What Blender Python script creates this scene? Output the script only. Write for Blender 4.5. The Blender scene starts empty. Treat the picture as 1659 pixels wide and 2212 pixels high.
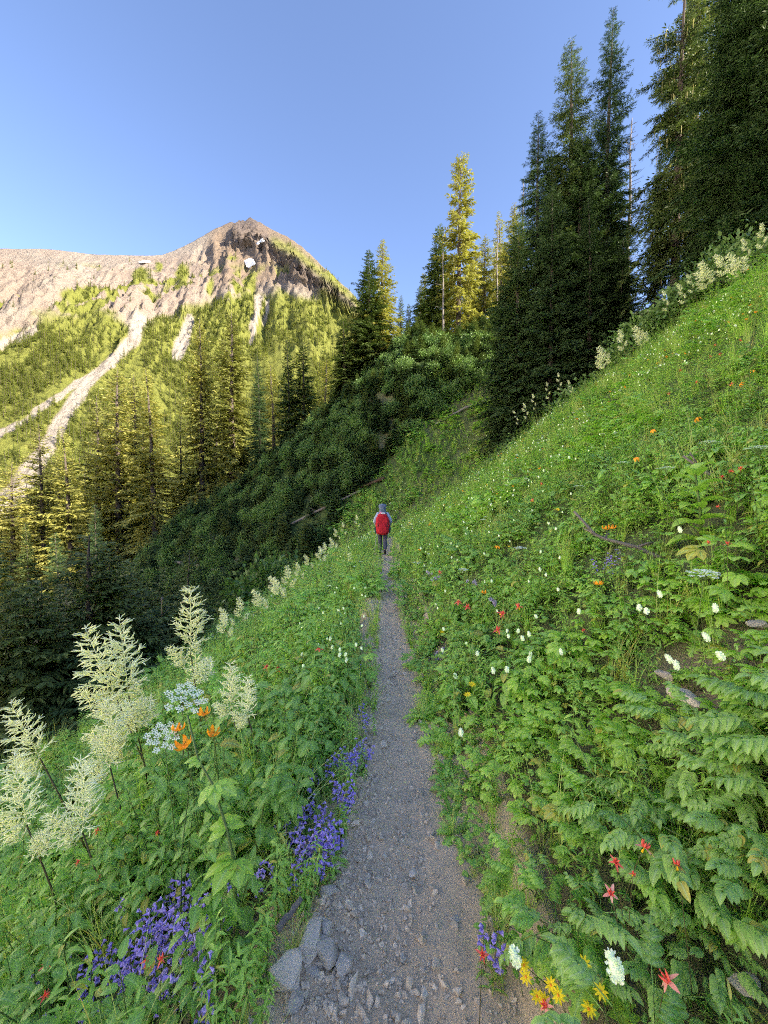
import bpy, bmesh, math, random
import numpy as np
from mathutils import Vector, Matrix, Euler

# ------------------------------------------------------------------ camera, sky, sun, exposure
scene = bpy.context.scene
COL = scene.collection
F = 833.0                                    # focal length in pixels of a 1659 x 2212 picture
HORIZON = 1080.0
PITCH = math.atan((1106 - HORIZON) / F)
EYE = Vector((0.0, 0.0, 1.6))
cam_data = bpy.data.cameras.new('camera')
cam = bpy.data.objects.new('camera', cam_data)
COL.objects.link(cam)
cam_data.sensor_fit = 'VERTICAL'
cam_data.sensor_height = 24.0
cam_data.lens = 24.0 * F / 2212.0
cam_data.clip_start = 0.05
cam_data.clip_end = 6000
cam.location = EYE
cam.rotation_euler = (math.pi / 2 - PITCH, 0, 0)
scene.camera = cam

SUN_EL = math.radians(26.0)
SUN_AZ = math.radians(113.0)                  # clockwise from +Y (straight ahead): the sun stands to the right
world = bpy.data.worlds.new('World')
scene.world = world
world.use_nodes = True
wn = world.node_tree.nodes
wl = world.node_tree.links
wn.clear()
sky = wn.new('ShaderNodeTexSky')
sky.sky_type = 'NISHITA'
sky.sun_disc = False
sky.sun_elevation = SUN_EL
sky.sun_rotation = SUN_AZ
sky.altitude = 2000
sky.air_density = 1.0
sky.dust_density = 2.0
sky.ozone_density = 1.2
bg = wn.new('ShaderNodeBackground')
bg.inputs['Strength'].default_value = 0.12
wo = wn.new('ShaderNodeOutputWorld')
tint = wn.new('ShaderNodeMix'); tint.data_type = 'RGBA'; tint.blend_type = 'MULTIPLY'
tint.inputs[0].default_value = 1.0
tint.inputs[7].default_value = (0.94, 0.91, 1.0, 1)     # white balance of the air: a little less cyan
wl.new(sky.outputs[0], tint.inputs[6])
wl.new(tint.outputs[2], bg.inputs['Color'])
wl.new(bg.outputs[0], wo.inputs['Surface'])

sun_data = bpy.data.lights.new('sun', 'SUN')
sun_data.energy = 4.6
sun_data.angle = math.radians(0.55)
sun_data.color = (1.0, 0.88, 0.70)
sun = bpy.data.objects.new('sun', sun_data)
COL.objects.link(sun)
SUN_DIR = Vector((math.sin(SUN_AZ) * math.cos(SUN_EL), math.cos(SUN_AZ) * math.cos(SUN_EL), math.sin(SUN_EL)))
sun.rotation_euler = SUN_DIR.to_track_quat('Z', 'Y').to_euler()
sun.location = (60, 0, 80)

scene.view_settings.view_transform = 'Standard'
scene.view_settings.look = 'None'
scene.view_settings.gamma = 1.0
scene.view_settings.exposure = 1.88
scene.cycles.max_bounces = 7
scene.cycles.diffuse_bounces = 4
scene.cycles.adaptive_threshold = 0.03
scene.cycles.filter_width = 1.05
scene.cycles.use_denoising = False          # the fine grain suits the needles and leaves
scene.cycles.transmission_bounces = 4
scene.cycles.transparent_max_bounces = 4

# ------------------------------------------------------------------ small tools
rnd = random.Random(7)
R = math.radians

def tag(o, label=None, category=None, group=None, kind=None):
    if label: o['label'] = label
    if category: o['category'] = category
    if group: o['group'] = group
    if kind: o['kind'] = kind
    return o

def link(name, mesh, mats=None, parent=None, matrix=None):
    o = bpy.data.objects.new(name, mesh)
    COL.objects.link(o)
    if mats is not None and mesh is not None and not mesh.materials:
        for m in (mats if isinstance(mats, (list, tuple)) else [mats]):
            mesh.materials.append(m)
    if parent is not None:
        o.parent = parent
    if matrix is not None:
        o.matrix_local = matrix
    return o

def thing(name, label, category, loc, group=None, rotz=0.0, scale=1.0):
    o = bpy.data.objects.new(name, None)
    COL.objects.link(o)
    o.location = loc
    o.rotation_euler = (0, 0, rotz)
    o.scale = (scale,) * 3 if isinstance(scale, (int, float)) else scale
    o.empty_display_size = 0.1
    return tag(o, label, category, group)

def mesh_np(name, V, quads=None, tris=None, mats=None, smooth=False, mat_index=None, attrs=None):
    """numpy arrays -> mesh"""
    me = bpy.data.meshes.new(name)
    V = np.asarray(V, dtype=np.float32).reshape(-1, 3)
    q = np.zeros((0, 4), np.int32) if quads is None else np.asarray(quads, np.int32).reshape(-1, 4)
    t = np.zeros((0, 3), np.int32) if tris is None else np.asarray(tris, np.int32).reshape(-1, 3)
    nq, nt = len(q), len(t)
    me.vertices.add(len(V))
    me.vertices.foreach_set('co', V.ravel())
    loops = np.concatenate([q.ravel(), t.ravel()])
    me.loops.add(len(loops))
    me.loops.foreach_set('vertex_index', loops)
    me.polygons.add(nq + nt)
    starts = np.concatenate([np.arange(nq) * 4, nq * 4 + np.arange(nt) * 3]).astype(np.int32)
    me.polygons.foreach_set('loop_start', starts)
    if mat_index is not None:
        me.polygons.foreach_set('material_index', np.asarray(mat_index, np.int32))
    if smooth:
        me.polygons.foreach_set('use_smooth', np.ones(nq + nt, bool))
    for k, v in (attrs or {}).items():
        a = me.attributes.new(k, 'FLOAT', 'POINT')
        a.data.foreach_set('value', np.asarray(v, np.float32))
    me.update(calc_edges=True)
    me.validate()
    for m in (mats or []):
        me.materials.append(m)
    return me

class MB:
    """collects vertices and faces; several pieces of one part"""
    def __init__(self):
        self.V = []; self.Q = []; self.T = []; self.n = 0; self.A = {}
        self.mq = []; self.mt = []
    def add(self, V, quads=None, tris=None, mat=0, **attrs):
        V = np.asarray(V, float).reshape(-1, 3)
        self.V.append(V)
        if quads is not None and len(quads):
            q = np.asarray(quads, int).reshape(-1, 4) + self.n
            self.Q.append(q); self.mq.append(np.full(len(q), mat))
        if tris is not None and len(tris):
            t = np.asarray(tris, int).reshape(-1, 3) + self.n
            self.T.append(t); self.mt.append(np.full(len(t), mat))
        for k in ('rib', 'lv'):
            v = attrs.get(k, 0.0)
            self.A.setdefault(k, []).append(np.full(len(V), v, float) if np.isscalar(v) else np.asarray(v, float))
        self.n += len(V)
        return self
    def tube(self, pts, radii, sides=6, mat=0, cap=True, lv=0.5):
        pts = [Vector(p) for p in pts]
        n = len(pts)
        V = []
        up = Vector((0, 0, 1))
        ref = None
        for i, p in enumerate(pts):
            d = (pts[min(i + 1, n - 1)] - pts[max(i - 1, 0)])
            if d.length < 1e-9: d = Vector((0, 0, 1))
            d.normalize()
            if ref is None:
                ref = up if abs(d.dot(up)) < 0.9 else Vector((1, 0, 0))
            a = d.cross(ref).normalized()
            b = d.cross(a).normalized()
            ref = -b.cross(d).cross(d) if False else ref
            r = radii[i] if hasattr(radii, '__len__') else radii
            for k in range(sides):
                t = 2 * math.pi * k / sides
                V.append(p + a * (math.cos(t) * r) + b * (math.sin(t) * r))
        Q = [(i * sides + k, i * sides + (k + 1) % sides, (i + 1) * sides + (k + 1) % sides, (i + 1) * sides + k)
             for i in range(n - 1) for k in range(sides)]
        T = []
        if cap:
            for base, rev in ((0, True), ((n - 1) * sides, False)):
                for k in range(1, sides - 1):
                    T.append((base, base + k + 1, base + k) if rev else (base, base + k, base + k + 1))
        return self.add([tuple(v) for v in V], Q, T, mat, lv=lv)
    def add_mb(self, me_arrays, M, mat=None, lv=None):
        V, Q, T, A, mq, mt = me_arrays
        M3 = np.array(M)[:3, :3]; t = np.array(M)[:3, 3]
        self.V.append(V @ M3.T + t)
        if len(Q): self.Q.append(Q + self.n); self.mq.append(mq if mat is None else np.full(len(Q), mat))
        if len(T): self.T.append(T + self.n); self.mt.append(mt if mat is None else np.full(len(T), mat))
        for k in ('rib', 'lv'):
            a = A[k]
            if k == 'lv' and lv is not None: a = np.full(len(V), lv)
            self.A.setdefault(k, []).append(a)
        self.n += len(V)
        return self
    def arrays(self):
        V = np.concatenate(self.V) if self.V else np.zeros((0, 3))
        Q = np.concatenate(self.Q) if self.Q else np.zeros((0, 4), int)
        T = np.concatenate(self.T) if self.T else np.zeros((0, 3), int)
        mq = np.concatenate(self.mq) if self.mq else np.zeros(0, int)
        mt = np.concatenate(self.mt) if self.mt else np.zeros(0, int)
        return V, Q, T, {k: np.concatenate(v) for k, v in self.A.items()}, mq, mt
    def mesh(self, name, mats, smooth=False):
        V, Q, T, A, mq, mt = self.arrays()
        return mesh_np(name, V, Q, T, mats if isinstance(mats, (list, tuple)) else [mats], smooth,
                       np.concatenate([mq, mt]), A)

def nearest_word(P, table):
    px, py, _f = project(np.array([tuple(P)]))
    return min(table, key=lambda l: math.hypot(l[0] - px[0], l[1] - py[0]))[2]

# ------------------------------------------------------------------ noise
def _hash(i, j, seed):
    n = (i * 374761393 + j * 668265263 + seed * 1274126177) & 0xFFFFFFFF
    n = ((n ^ (n >> 13)) * 1274126177) & 0xFFFFFFFF
    return ((n ^ (n >> 16)) & 0xFFFF) / 65535.0

def vnoise(x, y, seed=0):
    x = np.asarray(x, float); y = np.asarray(y, float)
    i = np.floor(x).astype(np.int64); j = np.floor(y).astype(np.int64)
    fx = x - i; fy = y - j
    fx = fx * fx * fx * (fx * (fx * 6 - 15) + 10); fy = fy * fy * fy * (fy * (fy * 6 - 15) + 10)
    a = _hash(i, j, seed); b = _hash(i + 1, j, seed); c = _hash(i, j + 1, seed); d = _hash(i + 1, j + 1, seed)
    return (a * (1 - fx) + b * fx) * (1 - fy) + (c * (1 - fx) + d * fx) * fy

def fbm(x, y, octaves=4, seed=0, gain=0.5, lac=2.03):
    s = 0; a = 1.0; t = 0
    for o in range(octaves):
        s = s + a * vnoise(x * lac ** o, y * lac ** o, seed + o * 17); t += a; a *= gain
    return s / t

def ridged(x, y, octaves=4, seed=0, gain=0.55, lac=2.07):
    s = 0; a = 1.0; t = 0
    for o in range(octaves):
        s = s + a * (1 - np.abs(2 * vnoise(x * lac ** o, y * lac ** o, seed + o * 31) - 1)); t += a; a *= gain
    return s / t

def sstep(a, b, x):
    t = np.clip((np.asarray(x, float) - a) / (b - a), 0, 1)
    return t * t * (3 - 2 * t)

# ------------------------------------------------------------------ the lie of the land
TY = [-70, 0, 1.2, 2.2, 4.2, 6.7, 12, 16, 22, 30, 40, 60, 400]
TX = [.06, .06, .06, .15, .12, .11, .05, .16, .75, 2.2, 4.2, 8, 8]
CX = [-400, -120, -80, -50, -38, -31, -19.4, -9.3, 0.5, 4.0, 17, 30, 50, 70, 100, 150, 400]
CZ = [-75, -62, -36, -18, -10, -1.5, 5.3, 13.0, 21.5, 25.5, 26.5, 27.5, 31, 35, 32, 10, -60]

def trail_x(y):
    return np.interp(y, TY, TX)

def trail_z(y):
    return -0.017 * np.clip(y, -20, 40)

def height(x, y, fine=True):
    x = np.asarray(x, float); y = np.asarray(y, float)
    u = x - trail_x(y)
    hw = 0.36
    ur = np.maximum(u - hw, 0); ul = np.maximum(-u - hw + 0.02, 0)
    up = 0.30 * np.minimum(ur, 0.35) + 0.68 * np.maximum(ur - 0.35, 0) + 0.10 * np.maximum(ur - 4.5, 0) + 0.10 * sstep(0, .18, ur)
    up = np.where(up > 33, 33 + 17 * (1 - np.exp(-(up - 33) / 17)), up)
    up = up - 0.6 * np.maximum(x - 95, 0)
    dn = -0.35 * np.minimum(ul, 0.3) - 0.60 * np.maximum(ul - 0.3, 0) - 0.22 * np.maximum(ul - 7, 0)
    dn = np.where(dn < -50, -50 - 20 * (1 - np.exp((dn + 50) / 20)), dn)
    base = trail_z(y) + up + dn
    base = base - 1.8 * sstep(20, 29, y)
    n = (fbm(x * .35, y * .35, 3, 5) - .5) * 1.0 * sstep(.5, 4, np.abs(u))
    n = n + (fbm(x * .06, y * .06, 3, 9) - .5) * 5.0 * sstep(6, 30, np.abs(u))
    base = base + n
    crest = np.interp(x, CX, CZ) + (fbm(x * .10, y * .10, 3, 21) - .5) * 3.0
    cy = 60 - 10 * sstep(-31, -55, x)
    w = sstep(30, 1, cy - y + 0) if False else sstep(0, 1, (y - (cy - 30)) / 30)
    h = base * (1 - w) + crest * w
    back = np.maximum(y - cy - 4, 0)
    drop = np.where(back > 0, 0.62 * back, 0)
    far = crest - drop
    floor = -66 + (fbm(x * .01, y * .01, 3, 4) - .5) * 12
    k = 10.0
    h = np.where(back > 0, np.maximum(far, floor) + k * np.exp(-np.abs(far - floor) / k) * .5, h)
    # dark hollow under the left slope stays below the near meadow
    if fine:
        h = h + (fbm(x * 2.3, y * 2.3, 3, 33) - .5) * .10 * sstep(.42, .9, np.abs(u))
    return h

def hz(x, y):
    return float(height(x, y))

CAM_R = Vector((1, 0, 0)); CAM_F = Vector((0, math.cos(PITCH), -math.sin(PITCH))); CAM_U = Vector((0, math.sin(PITCH), math.cos(PITCH)))

def ray(px, py):
    return CAM_R * ((px - 829.5) / F) + CAM_U * (-(py - 1106.0) / F) + CAM_F

def at(px, py, Y):
    d = ray(px, py)
    return EYE + d * (Y / d.y)

def project(P):
    P = np.asarray(P, float).reshape(-1, 3) - np.array(EYE)
    f = P @ np.array(CAM_F); r = P @ np.array(CAM_R); u = P @ np.array(CAM_U)
    f = np.where(np.abs(f) < 1e-6, 1e-6, f)
    return 829.5 + F * r / f, 1106 - F * u / f, f

def march(px, py, lift=0.0, t0=0.5, t1=90.0):
    """first point along the pixel's ray that is `lift` above the ground"""
    d = ray(px, py)
    ts = np.geomspace(t0, t1, 900)
    X = EYE.x + d.x * ts; Y = EYE.y + d.y * ts; Z = EYE.z + d.z * ts
    g = Z - (height(X, Y) + lift)
    k = np.argmax(g < 0)
    if g[k] >= 0: k = len(ts) - 1
    return Vector((X[k], Y[k], Z[k]))

# ------------------------------------------------------------------ materials
def new_mat(name):
    m = bpy.data.materials.new(name)
    m.use_nodes = True
    nt = m.node_tree
    nt.nodes.clear()
    out = nt.nodes.new('ShaderNodeOutputMaterial')
    return m, nt, out

def N(nt, kind, **kw):
    n = nt.nodes.new(kind)
    for k, v in kw.items():
        if k in n.inputs: n.inputs[k].default_value = v
        else: setattr(n, k, v)
    return n

def mixrgb(nt, a, b, fac, blend='MIX'):
    m = nt.nodes.new('ShaderNodeMix'); m.data_type = 'RGBA'; m.blend_type = blend
    for idx, v in ((6, a), (7, b), (0, fac)):
        if isinstance(v, bpy.types.NodeSocket): nt.links.new(v, m.inputs[idx])
        else: m.inputs[idx].default_value = (tuple(v) + (1,))[:4] if hasattr(v, '__len__') else v
    return m.outputs[2]

def math_node(nt, op, a, b=None, c=None):
    m = nt.nodes.new('ShaderNodeMath'); m.operation = op
    for i, v in enumerate((a, b, c)):
        if v is None: continue
        if isinstance(v, bpy.types.NodeSocket): nt.links.new(v, m.inputs[i])
        else: m.inputs[i].default_value = v
    return m.outputs[0]

def attr(nt, name):
    a = nt.nodes.new('ShaderNodeAttribute'); a.attribute_name = name
    return a.outputs['Fac']

def noise_tex(nt, scale, detail=4, rough=.55, coord='Object', vec=None):
    n = nt.nodes.new('ShaderNodeTexNoise')
    n.inputs['Scale'].default_value = scale; n.inputs['Detail'].default_value = detail; n.inputs['Roughness'].default_value = rough
    if vec is None:
        tc = nt.nodes.new('ShaderNodeTexCoord'); vec = tc.outputs[coord]
    nt.links.new(vec, n.inputs['Vector'])
    return n.outputs['Fac']

def ramp(nt, fac, stops):
    r = nt.nodes.new('ShaderNodeValToRGB')
    el = r.color_ramp.elements
    while len(el) < len(stops): el.new(0.5)
    for e, (p, c) in zip(el, stops):
        e.position = p; e.color = (c[0], c[1], c[2], 1) if hasattr(c, '__len__') else (c, c, c, 1)
    nt.links.new(fac, r.inputs['Fac'])
    return r.outputs['Color']

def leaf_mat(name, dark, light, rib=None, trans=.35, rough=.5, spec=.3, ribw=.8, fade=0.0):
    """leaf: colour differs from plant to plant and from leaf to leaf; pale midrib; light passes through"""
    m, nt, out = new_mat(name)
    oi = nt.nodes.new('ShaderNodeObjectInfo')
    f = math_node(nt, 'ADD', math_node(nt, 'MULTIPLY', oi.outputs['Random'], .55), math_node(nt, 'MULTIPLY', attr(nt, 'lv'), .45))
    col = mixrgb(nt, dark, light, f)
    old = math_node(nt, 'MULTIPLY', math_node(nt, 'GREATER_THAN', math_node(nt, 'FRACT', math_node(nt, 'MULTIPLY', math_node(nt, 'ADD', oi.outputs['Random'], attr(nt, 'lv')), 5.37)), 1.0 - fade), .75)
    if fade: col = mixrgb(nt, col, (.40, .33, .07), old)
    nz = noise_tex(nt, 22.0, 3)
    col = mixrgb(nt, col, ramp(nt, nz, [(.3, (.80, .86, .72)), (.7, (1.15, 1.12, 1.05))]), .8, 'MULTIPLY')
    if rib is not None:
        r = math_node(nt, 'POWER', attr(nt, 'rib'), 7.0)
        col = mixrgb(nt, col, rib, math_node(nt, 'MULTIPLY', r, ribw))
    p = N(nt, 'ShaderNodeBsdfPrincipled', Roughness=rough)
    p.inputs['Specular IOR Level'].default_value = spec
    nt.links.new(col, p.inputs['Base Color'])
    t = nt.nodes.new('ShaderNodeBsdfTranslucent')
    nt.links.new(mixrgb(nt, col, tuple(trans * 1.35 * k for k in (1.1, 1.2, .7)), 1.0, 'MULTIPLY'), t.inputs['Color'])
    mx = nt.nodes.new('ShaderNodeAddShader')               # part of the light is reflected, part passes through the blade
    nt.links.new(p.outputs[0], mx.inputs[0]); nt.links.new(t.outputs[0], mx.inputs[1])
    nt.links.new(mx.outputs[0], out.inputs['Surface'])
    return m

def plain_mat(name, a, b, scale=8.0, rough=.8, bump=0.0, bscale=None, spec=.3, vec_coord='Object'):
    m, nt, out = new_mat(name)
    nz = noise_tex(nt, scale, 5, .6, vec_coord)
    col = mixrgb(nt, a, b, nz)
    p = N(nt, 'ShaderNodeBsdfPrincipled', Roughness=rough)
    p.inputs['Specular IOR Level'].default_value = spec
    nt.links.new(col, p.inputs['Base Color'])
    if bump:
        bn = nt.nodes.new('ShaderNodeBump'); bn.inputs['Strength'].default_value = bump; bn.inputs['Distance'].default_value = .02
        nt.links.new(noise_tex(nt, bscale or scale * 3, 6, .65, vec_coord), bn.inputs['Height'])
        nt.links.new(bn.outputs[0], p.inputs['Normal'])
    nt.links.new(p.outputs[0], out.inputs['Surface'])
    return m

MAT = {}
MAT['bark'] = plain_mat('bark', (.045, .035, .028), (.16, .13, .11), 3.0, .95, .6, 9)
MAT['grey_wood'] = plain_mat('grey_wood', (.10, .09, .08), (.30, .27, .24), 5.0, .9, .5, 30)
MAT['pale_wood'] = plain_mat('pale_wood', (.20, .18, .15), (.42, .38, .33), 6.0, .9, .5, 30)
MAT['red_wood'] = plain_mat('red_wood', (.05, .03, .02), (.15, .09, .06), 6.0, .9, .5, 30)
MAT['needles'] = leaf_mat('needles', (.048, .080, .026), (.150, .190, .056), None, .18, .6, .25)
MAT['needles_sunlit'] = leaf_mat('needles_sunlit', (.120, .135, .034), (.360, .335, .098), None, .24, .6, .25)  # lit copy of the needles: warm sunlight put into the colour
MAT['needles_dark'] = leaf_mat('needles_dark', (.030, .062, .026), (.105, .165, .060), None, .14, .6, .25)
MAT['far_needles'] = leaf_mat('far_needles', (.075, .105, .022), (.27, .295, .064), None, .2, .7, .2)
MAT['moss'] = leaf_mat('moss', (.16, .15, .07), (.30, .27, .14), None, .4, .8, .1)
MAT['shrub_leaf'] = leaf_mat('shrub_leaf', (.055, .115, .032), (.160, .255, .070), None, .24, .5, .3)

# soil
def soil_material():
    m, nt, out = new_mat('soil')
    tc = nt.nodes.new('ShaderNodeTexCoord')
    a = noise_tex(nt, 3.0, 6, .65, 'Object'); b = noise_tex(nt, .12, 3, .5, 'Object')
    dirt = mixrgb(nt, (.16, .13, .09), (.34, .285, .205), a)
    green = mixrgb(nt, (.040, .085, .020), (.10, .165, .04), a)
    col = mixrgb(nt, dirt, green, math_node(nt, 'MULTIPLY', ramp(nt, b, [(.3, 0.35), (.6, 0.9)]), attr(nt, 'grown')))
    p = N(nt, 'ShaderNodeBsdfPrincipled', Roughness=.95)
    p.inputs['Specular IOR Level'].default_value = .1
    nt.links.new(col, p.inputs['Base Color'])
    bn = nt.nodes.new('ShaderNodeBump'); bn.inputs['Strength'].default_value = .8; bn.inputs['Distance'].default_value = .05
    nt.links.new(noise_tex(nt, 14, 6, .7), bn.inputs['Height']); nt.links.new(bn.outputs[0], p.inputs['Normal'])
    nt.links.new(p.outputs[0], out.inputs['Surface'])
    return m
MAT['soil'] = soil_material()

def trail_material():
    m, nt, out = new_mat('trail_dirt')
    a = noise_tex(nt, 5.0, 7, .7); b = noise_tex(nt, 60.0, 4, .7); c = noise_tex(nt, 1.3, 3, .5)
    col = mixrgb(nt, (.53, .41, .275), (.78, .63, .44), a)
    col = mixrgb(nt, col, (.66, .59, .48), math_node(nt, 'MULTIPLY', ramp(nt, b, [(.58, 0), (.72, 1)]), .55))
    col = mixrgb(nt, col, (.36, .30, .22), math_node(nt, 'MULTIPLY', ramp(nt, c, [(.5, 0), (.7, 1)]), .5))
    p = N(nt, 'ShaderNodeBsdfPrincipled', Roughness=.95)
    p.inputs['Specular IOR Level'].default_value = .15
    nt.links.new(col, p.inputs['Base Color'])
    bn = nt.nodes.new('ShaderNodeBump'); bn.inputs['Strength'].default_value = 1.0; bn.inputs['Distance'].default_value = .012
    nt.links.new(noise_tex(nt, 70, 5, .75), bn.inputs['Height']); nt.links.new(bn.outputs[0], p.inputs['Normal'])
    nt.links.new(p.outputs[0], out.inputs['Surface'])
    return m
MAT['trail'] = trail_material()

def stone_material(name, dark, light, tint):
    m, nt, out = new_mat(name)
    oi = nt.nodes.new('ShaderNodeObjectInfo')
    a = noise_tex(nt, 2.2, 6, .7); b = noise_tex(nt, 9.0, 4, .6)
    col = mixrgb(nt, dark, light, a)
    col = mixrgb(nt, col, tint, math_node(nt, 'MULTIPLY', oi.outputs['Random'], .6))
    v = math_node(nt, 'ADD', math_node(nt, 'MULTIPLY', math_node(nt, 'FRACT', math_node(nt, 'MULTIPLY', oi.outputs['Random'], 7.31)), .5), .8)
    col = mixrgb(nt, col, v, 1.0, 'MULTIPLY')
    col = mixrgb(nt, col, (.62, .61, .60), math_node(nt, 'MULTIPLY', ramp(nt, b, [(.6, 0), (.75, 1)]), .5))
    p = N(nt, 'ShaderNodeBsdfPrincipled', Roughness=.85)
    p.inputs['Specular IOR Level'].default_value = .3
    nt.links.new(col, p.inputs['Base Color'])
    bn = nt.nodes.new('ShaderNodeBump'); bn.inputs['Strength'].default_value = .5; bn.inputs['Distance'].default_value = .15
    nt.links.new(noise_tex(nt, 6, 6, .7), bn.inputs['Height']); nt.links.new(bn.outputs[0], p.inputs['Normal'])
    nt.links.new(p.outputs[0], out.inputs['Surface'])
    return m
MAT['stone'] = stone_material('stone', (.60, .51, .385), (.86, .76, .61), (.68, .55, .39))
MAT['rock'] = stone_material('rock', (.44, .40, .33), (.76, .70, .60), (.58, .50, .41))
# ------------------------------------------------------------------ the ground, one sheet
def grid_mesh(name, xs, ys, zfun, mats, smooth=True, attrs=None):
    X, Y = np.meshgrid(xs, ys)
    Z = zfun(X, Y)
    nx, ny = len(xs), len(ys)
    idx = np.arange(nx * ny).reshape(ny, nx)
    Q = np.stack([idx[:-1, :-1], idx[:-1, 1:], idx[1:, 1:], idx[1:, :-1]], -1).reshape(-1, 4)
    return mesh_np(name, np.stack([X, Y, Z], -1), Q, None, mats, smooth, None, attrs)

xs = np.concatenate([-np.geomspace(420, 12, 90), np.linspace(-11.8, 12, 240)[0:], np.geomspace(12.3, 420, 90)])
ys = np.concatenate([-np.geomspace(320, 1, 40), np.linspace(-.9, 16, 180), np.geomspace(16.2, 330, 170)])
def ground_z(X, Y):
    z = height(X, Y)
    u = np.abs(X - trail_x(Y))
    return z - .05 * (1 - sstep(.45, .62, u)) * (Y < 45)
_gx, _gy = np.meshgrid(xs, ys)
_hol = [march(1560, 1420, .05), march(1480, 1500, .05), march(1640, 1400, .05)]
grown = np.ones(_gx.shape)
for _p in _hol: grown *= .35 + .65 * sstep(.1, .4, np.hypot(_gx - _p.x, _gy - _p.y))
grown *= np.maximum(sstep(.35, .8, np.abs(_gx - trail_x(_gy))), _gy > 20)
ground = link('ground', grid_mesh('ground', xs, ys, ground_z, [MAT['soil']], True, {'grown': grown.ravel()}))
tag(ground, 'mountainside soil under the meadow and forest', None, None, 'structure')

# trail: fine strip, worn hollow, edges dive under the soil
tu = np.linspace(-.72, .72, 73)
ty = np.concatenate([np.linspace(.2, 4, 200), np.geomspace(4.02, 27, 190)])
def trail_strip():
    U, Y = np.meshgrid(tu, ty)
    X = trail_x(Y) + U
    edge = fbm(Y * 1.7, Y * 0 + np.sign(U) * 5, 3, 71)
    Z = height(X, Y, False)
    Z = Z * 1 + .012 - .028 * np.exp(-(U / .22) ** 2) + (fbm(X * 6, Y * 6, 4, 3) - .5) * .045 + (fbm(X * 28, Y * 28, 2, 8) - .5) * .014
    Z = Z - .10 * sstep(.44, .66, np.abs(U) + (edge - .5) * .2)
    nx, ny = len(tu), len(ty)
    idx = np.arange(nx * ny).reshape(ny, nx)
    Q = np.stack([idx[:-1, :-1], idx[:-1, 1:], idx[1:, 1:], idx[1:, :-1]], -1).reshape(-1, 4)
    return mesh_np('trail', np.stack([X, Y, Z], -1), Q, None, [MAT['trail']], True)
trail = link('trail', trail_strip())
tag(trail, 'narrow gravel hiking trail crossing the flowery slope', None, None, 'structure')

def trail_height(x, y):
    U = x - trail_x(y)
    Z = height(x, y, False)
    return Z + .012 - .028 * np.exp(-(U / .22) ** 2) + (fbm(x * 6, y * 6, 4, 3) - .5) * .045 + (fbm(x * 28, y * 28, 2, 8) - .5) * .014

# ------------------------------------------------------------------ the mountain
SKX = np.array([-400, -200, 0, 45, 90, 150, 200, 260, 330, 360, 385, 410, 430, 452, 470, 490, 510, 528, 545, 560, 580, 600, 620, 640, 660, 680, 700, 720, 740, 755, 770, 800, 840, 900, 1000, 1300, 1700], float)
SKY = np.array([545, 548, 548, 549, 548, 552, 559, 562, 563, 561, 553, 541, 531, 519, 508, 500, 494, 489, 487, 491, 502, 511, 521, 532, 549, 566, 586, 604, 621, 634, 650, 690, 740, 790, 830, 870, 890], float)
A0, A1 = -1.75, 0.75
NA, NT = 520, 420
aa = np.linspace(A0, A1, NA)
tt = np.concatenate([np.linspace(0, 1, NT - 24), 1 + np.linspace(.02, 1, 24) ** 1.3 * .45])
def mountain():
    A, T = np.meshgrid(aa, tt)
    px = 829.5 + F * A
    S = (HORIZON - np.interp(px, SKX, SKY)) / F
    Yr = np.interp(px, [0, 330, 545, 700, 830, 1300], [700, 760, 850, 760, 620, 520])
    wob = (fbm(A * 5, T * 3, 3, 2) - .5)
    Zr = 1.6 + Yr * S
    Y = 150 + (Yr - 150) * T
    p = np.interp(px, [0, 330, 545, 700, 830], [1.22, 1.25, 1.33, 1.2, 1.05])
    Tc = np.clip(T, 0, 1)
    Z = -66 + (Zr + 66) * Tc ** p
    over = np.maximum(T - 1, 0)
    Z = Z - over * (Yr - 150) * 0.75
    X = A * Y
    # relief: gullies running down the face, rock ribs, summit cliffs
    fade = sstep(1.0, np.where(px < 430, .74, .90), T) * sstep(0, .12, T)
    gul = ridged(X * .013 + Y * .004, Y * .0035, 4, 11)
    fine = ridged(X * .045 + Y * .01, Y * .016, 4, 41)
    bowl = fbm(X * .006, Y * .006, 3, 51) - .5
    upper = sstep(.42, .62, T)
    Z = Z + fade * ((gul - .6) * (12 + 46 * upper) + (fine - .6) * (5 + 22 * upper) + (ridged(X * .11 + Y * .03, Y * .05, 3, 47) - .6) * (3 + 13 * upper) + bowl * 30)
    Z = Z + sstep(1.0, .95, T) * (ridged(X * .12, Y * .08, 3, 61) - .6) * np.where(px > 420, 9, 4) * upper
    # summit block and the cliff band on its right shoulder
    py0 = 1080 - F * (Z - 1.6) / Y
    block = np.exp(-((px - 536) / 36) ** 4) * sstep(556, 536, py0 + 10 * (vnoise(px * .15, py0 * .1, 6) - .5))
    band_c = np.interp(px, [575, 640, 740, 790], [530, 580, 660, 700])
    band = np.exp(-((py0 - band_c) / 26) ** 2) * sstep(560, 590, px) * sstep(800, 760, px)
    cliff = np.clip(block + band, 0, 1)
    rough = ridged(X * .05, Z * .06, 4, 77) - .55
    Y2 = Y - cliff * (34 * rough + 16)
    Z = Z + block * sstep(.90, .97, T) * (ridged(X * .06, Y * .02, 3, 78) - .6) * 14
    k = np.where(T < .97, 1.0, sstep(1.02, .97, T))
    Y = Y + (Y2 - Y) * k * sstep(1.0, .88, T)
    # small rock texture breaks the skyline
    Z = Z + (fbm(X * .08, Y * .08, 4, 91) - .5) * 5 * sstep(.5, .9, T) * np.where(px > 420, 1.0, .45)
    return A, T, X, Y, Z, cliff
MA, MT_, MX, MY, MZ, MCLIFF = mountain()
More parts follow.
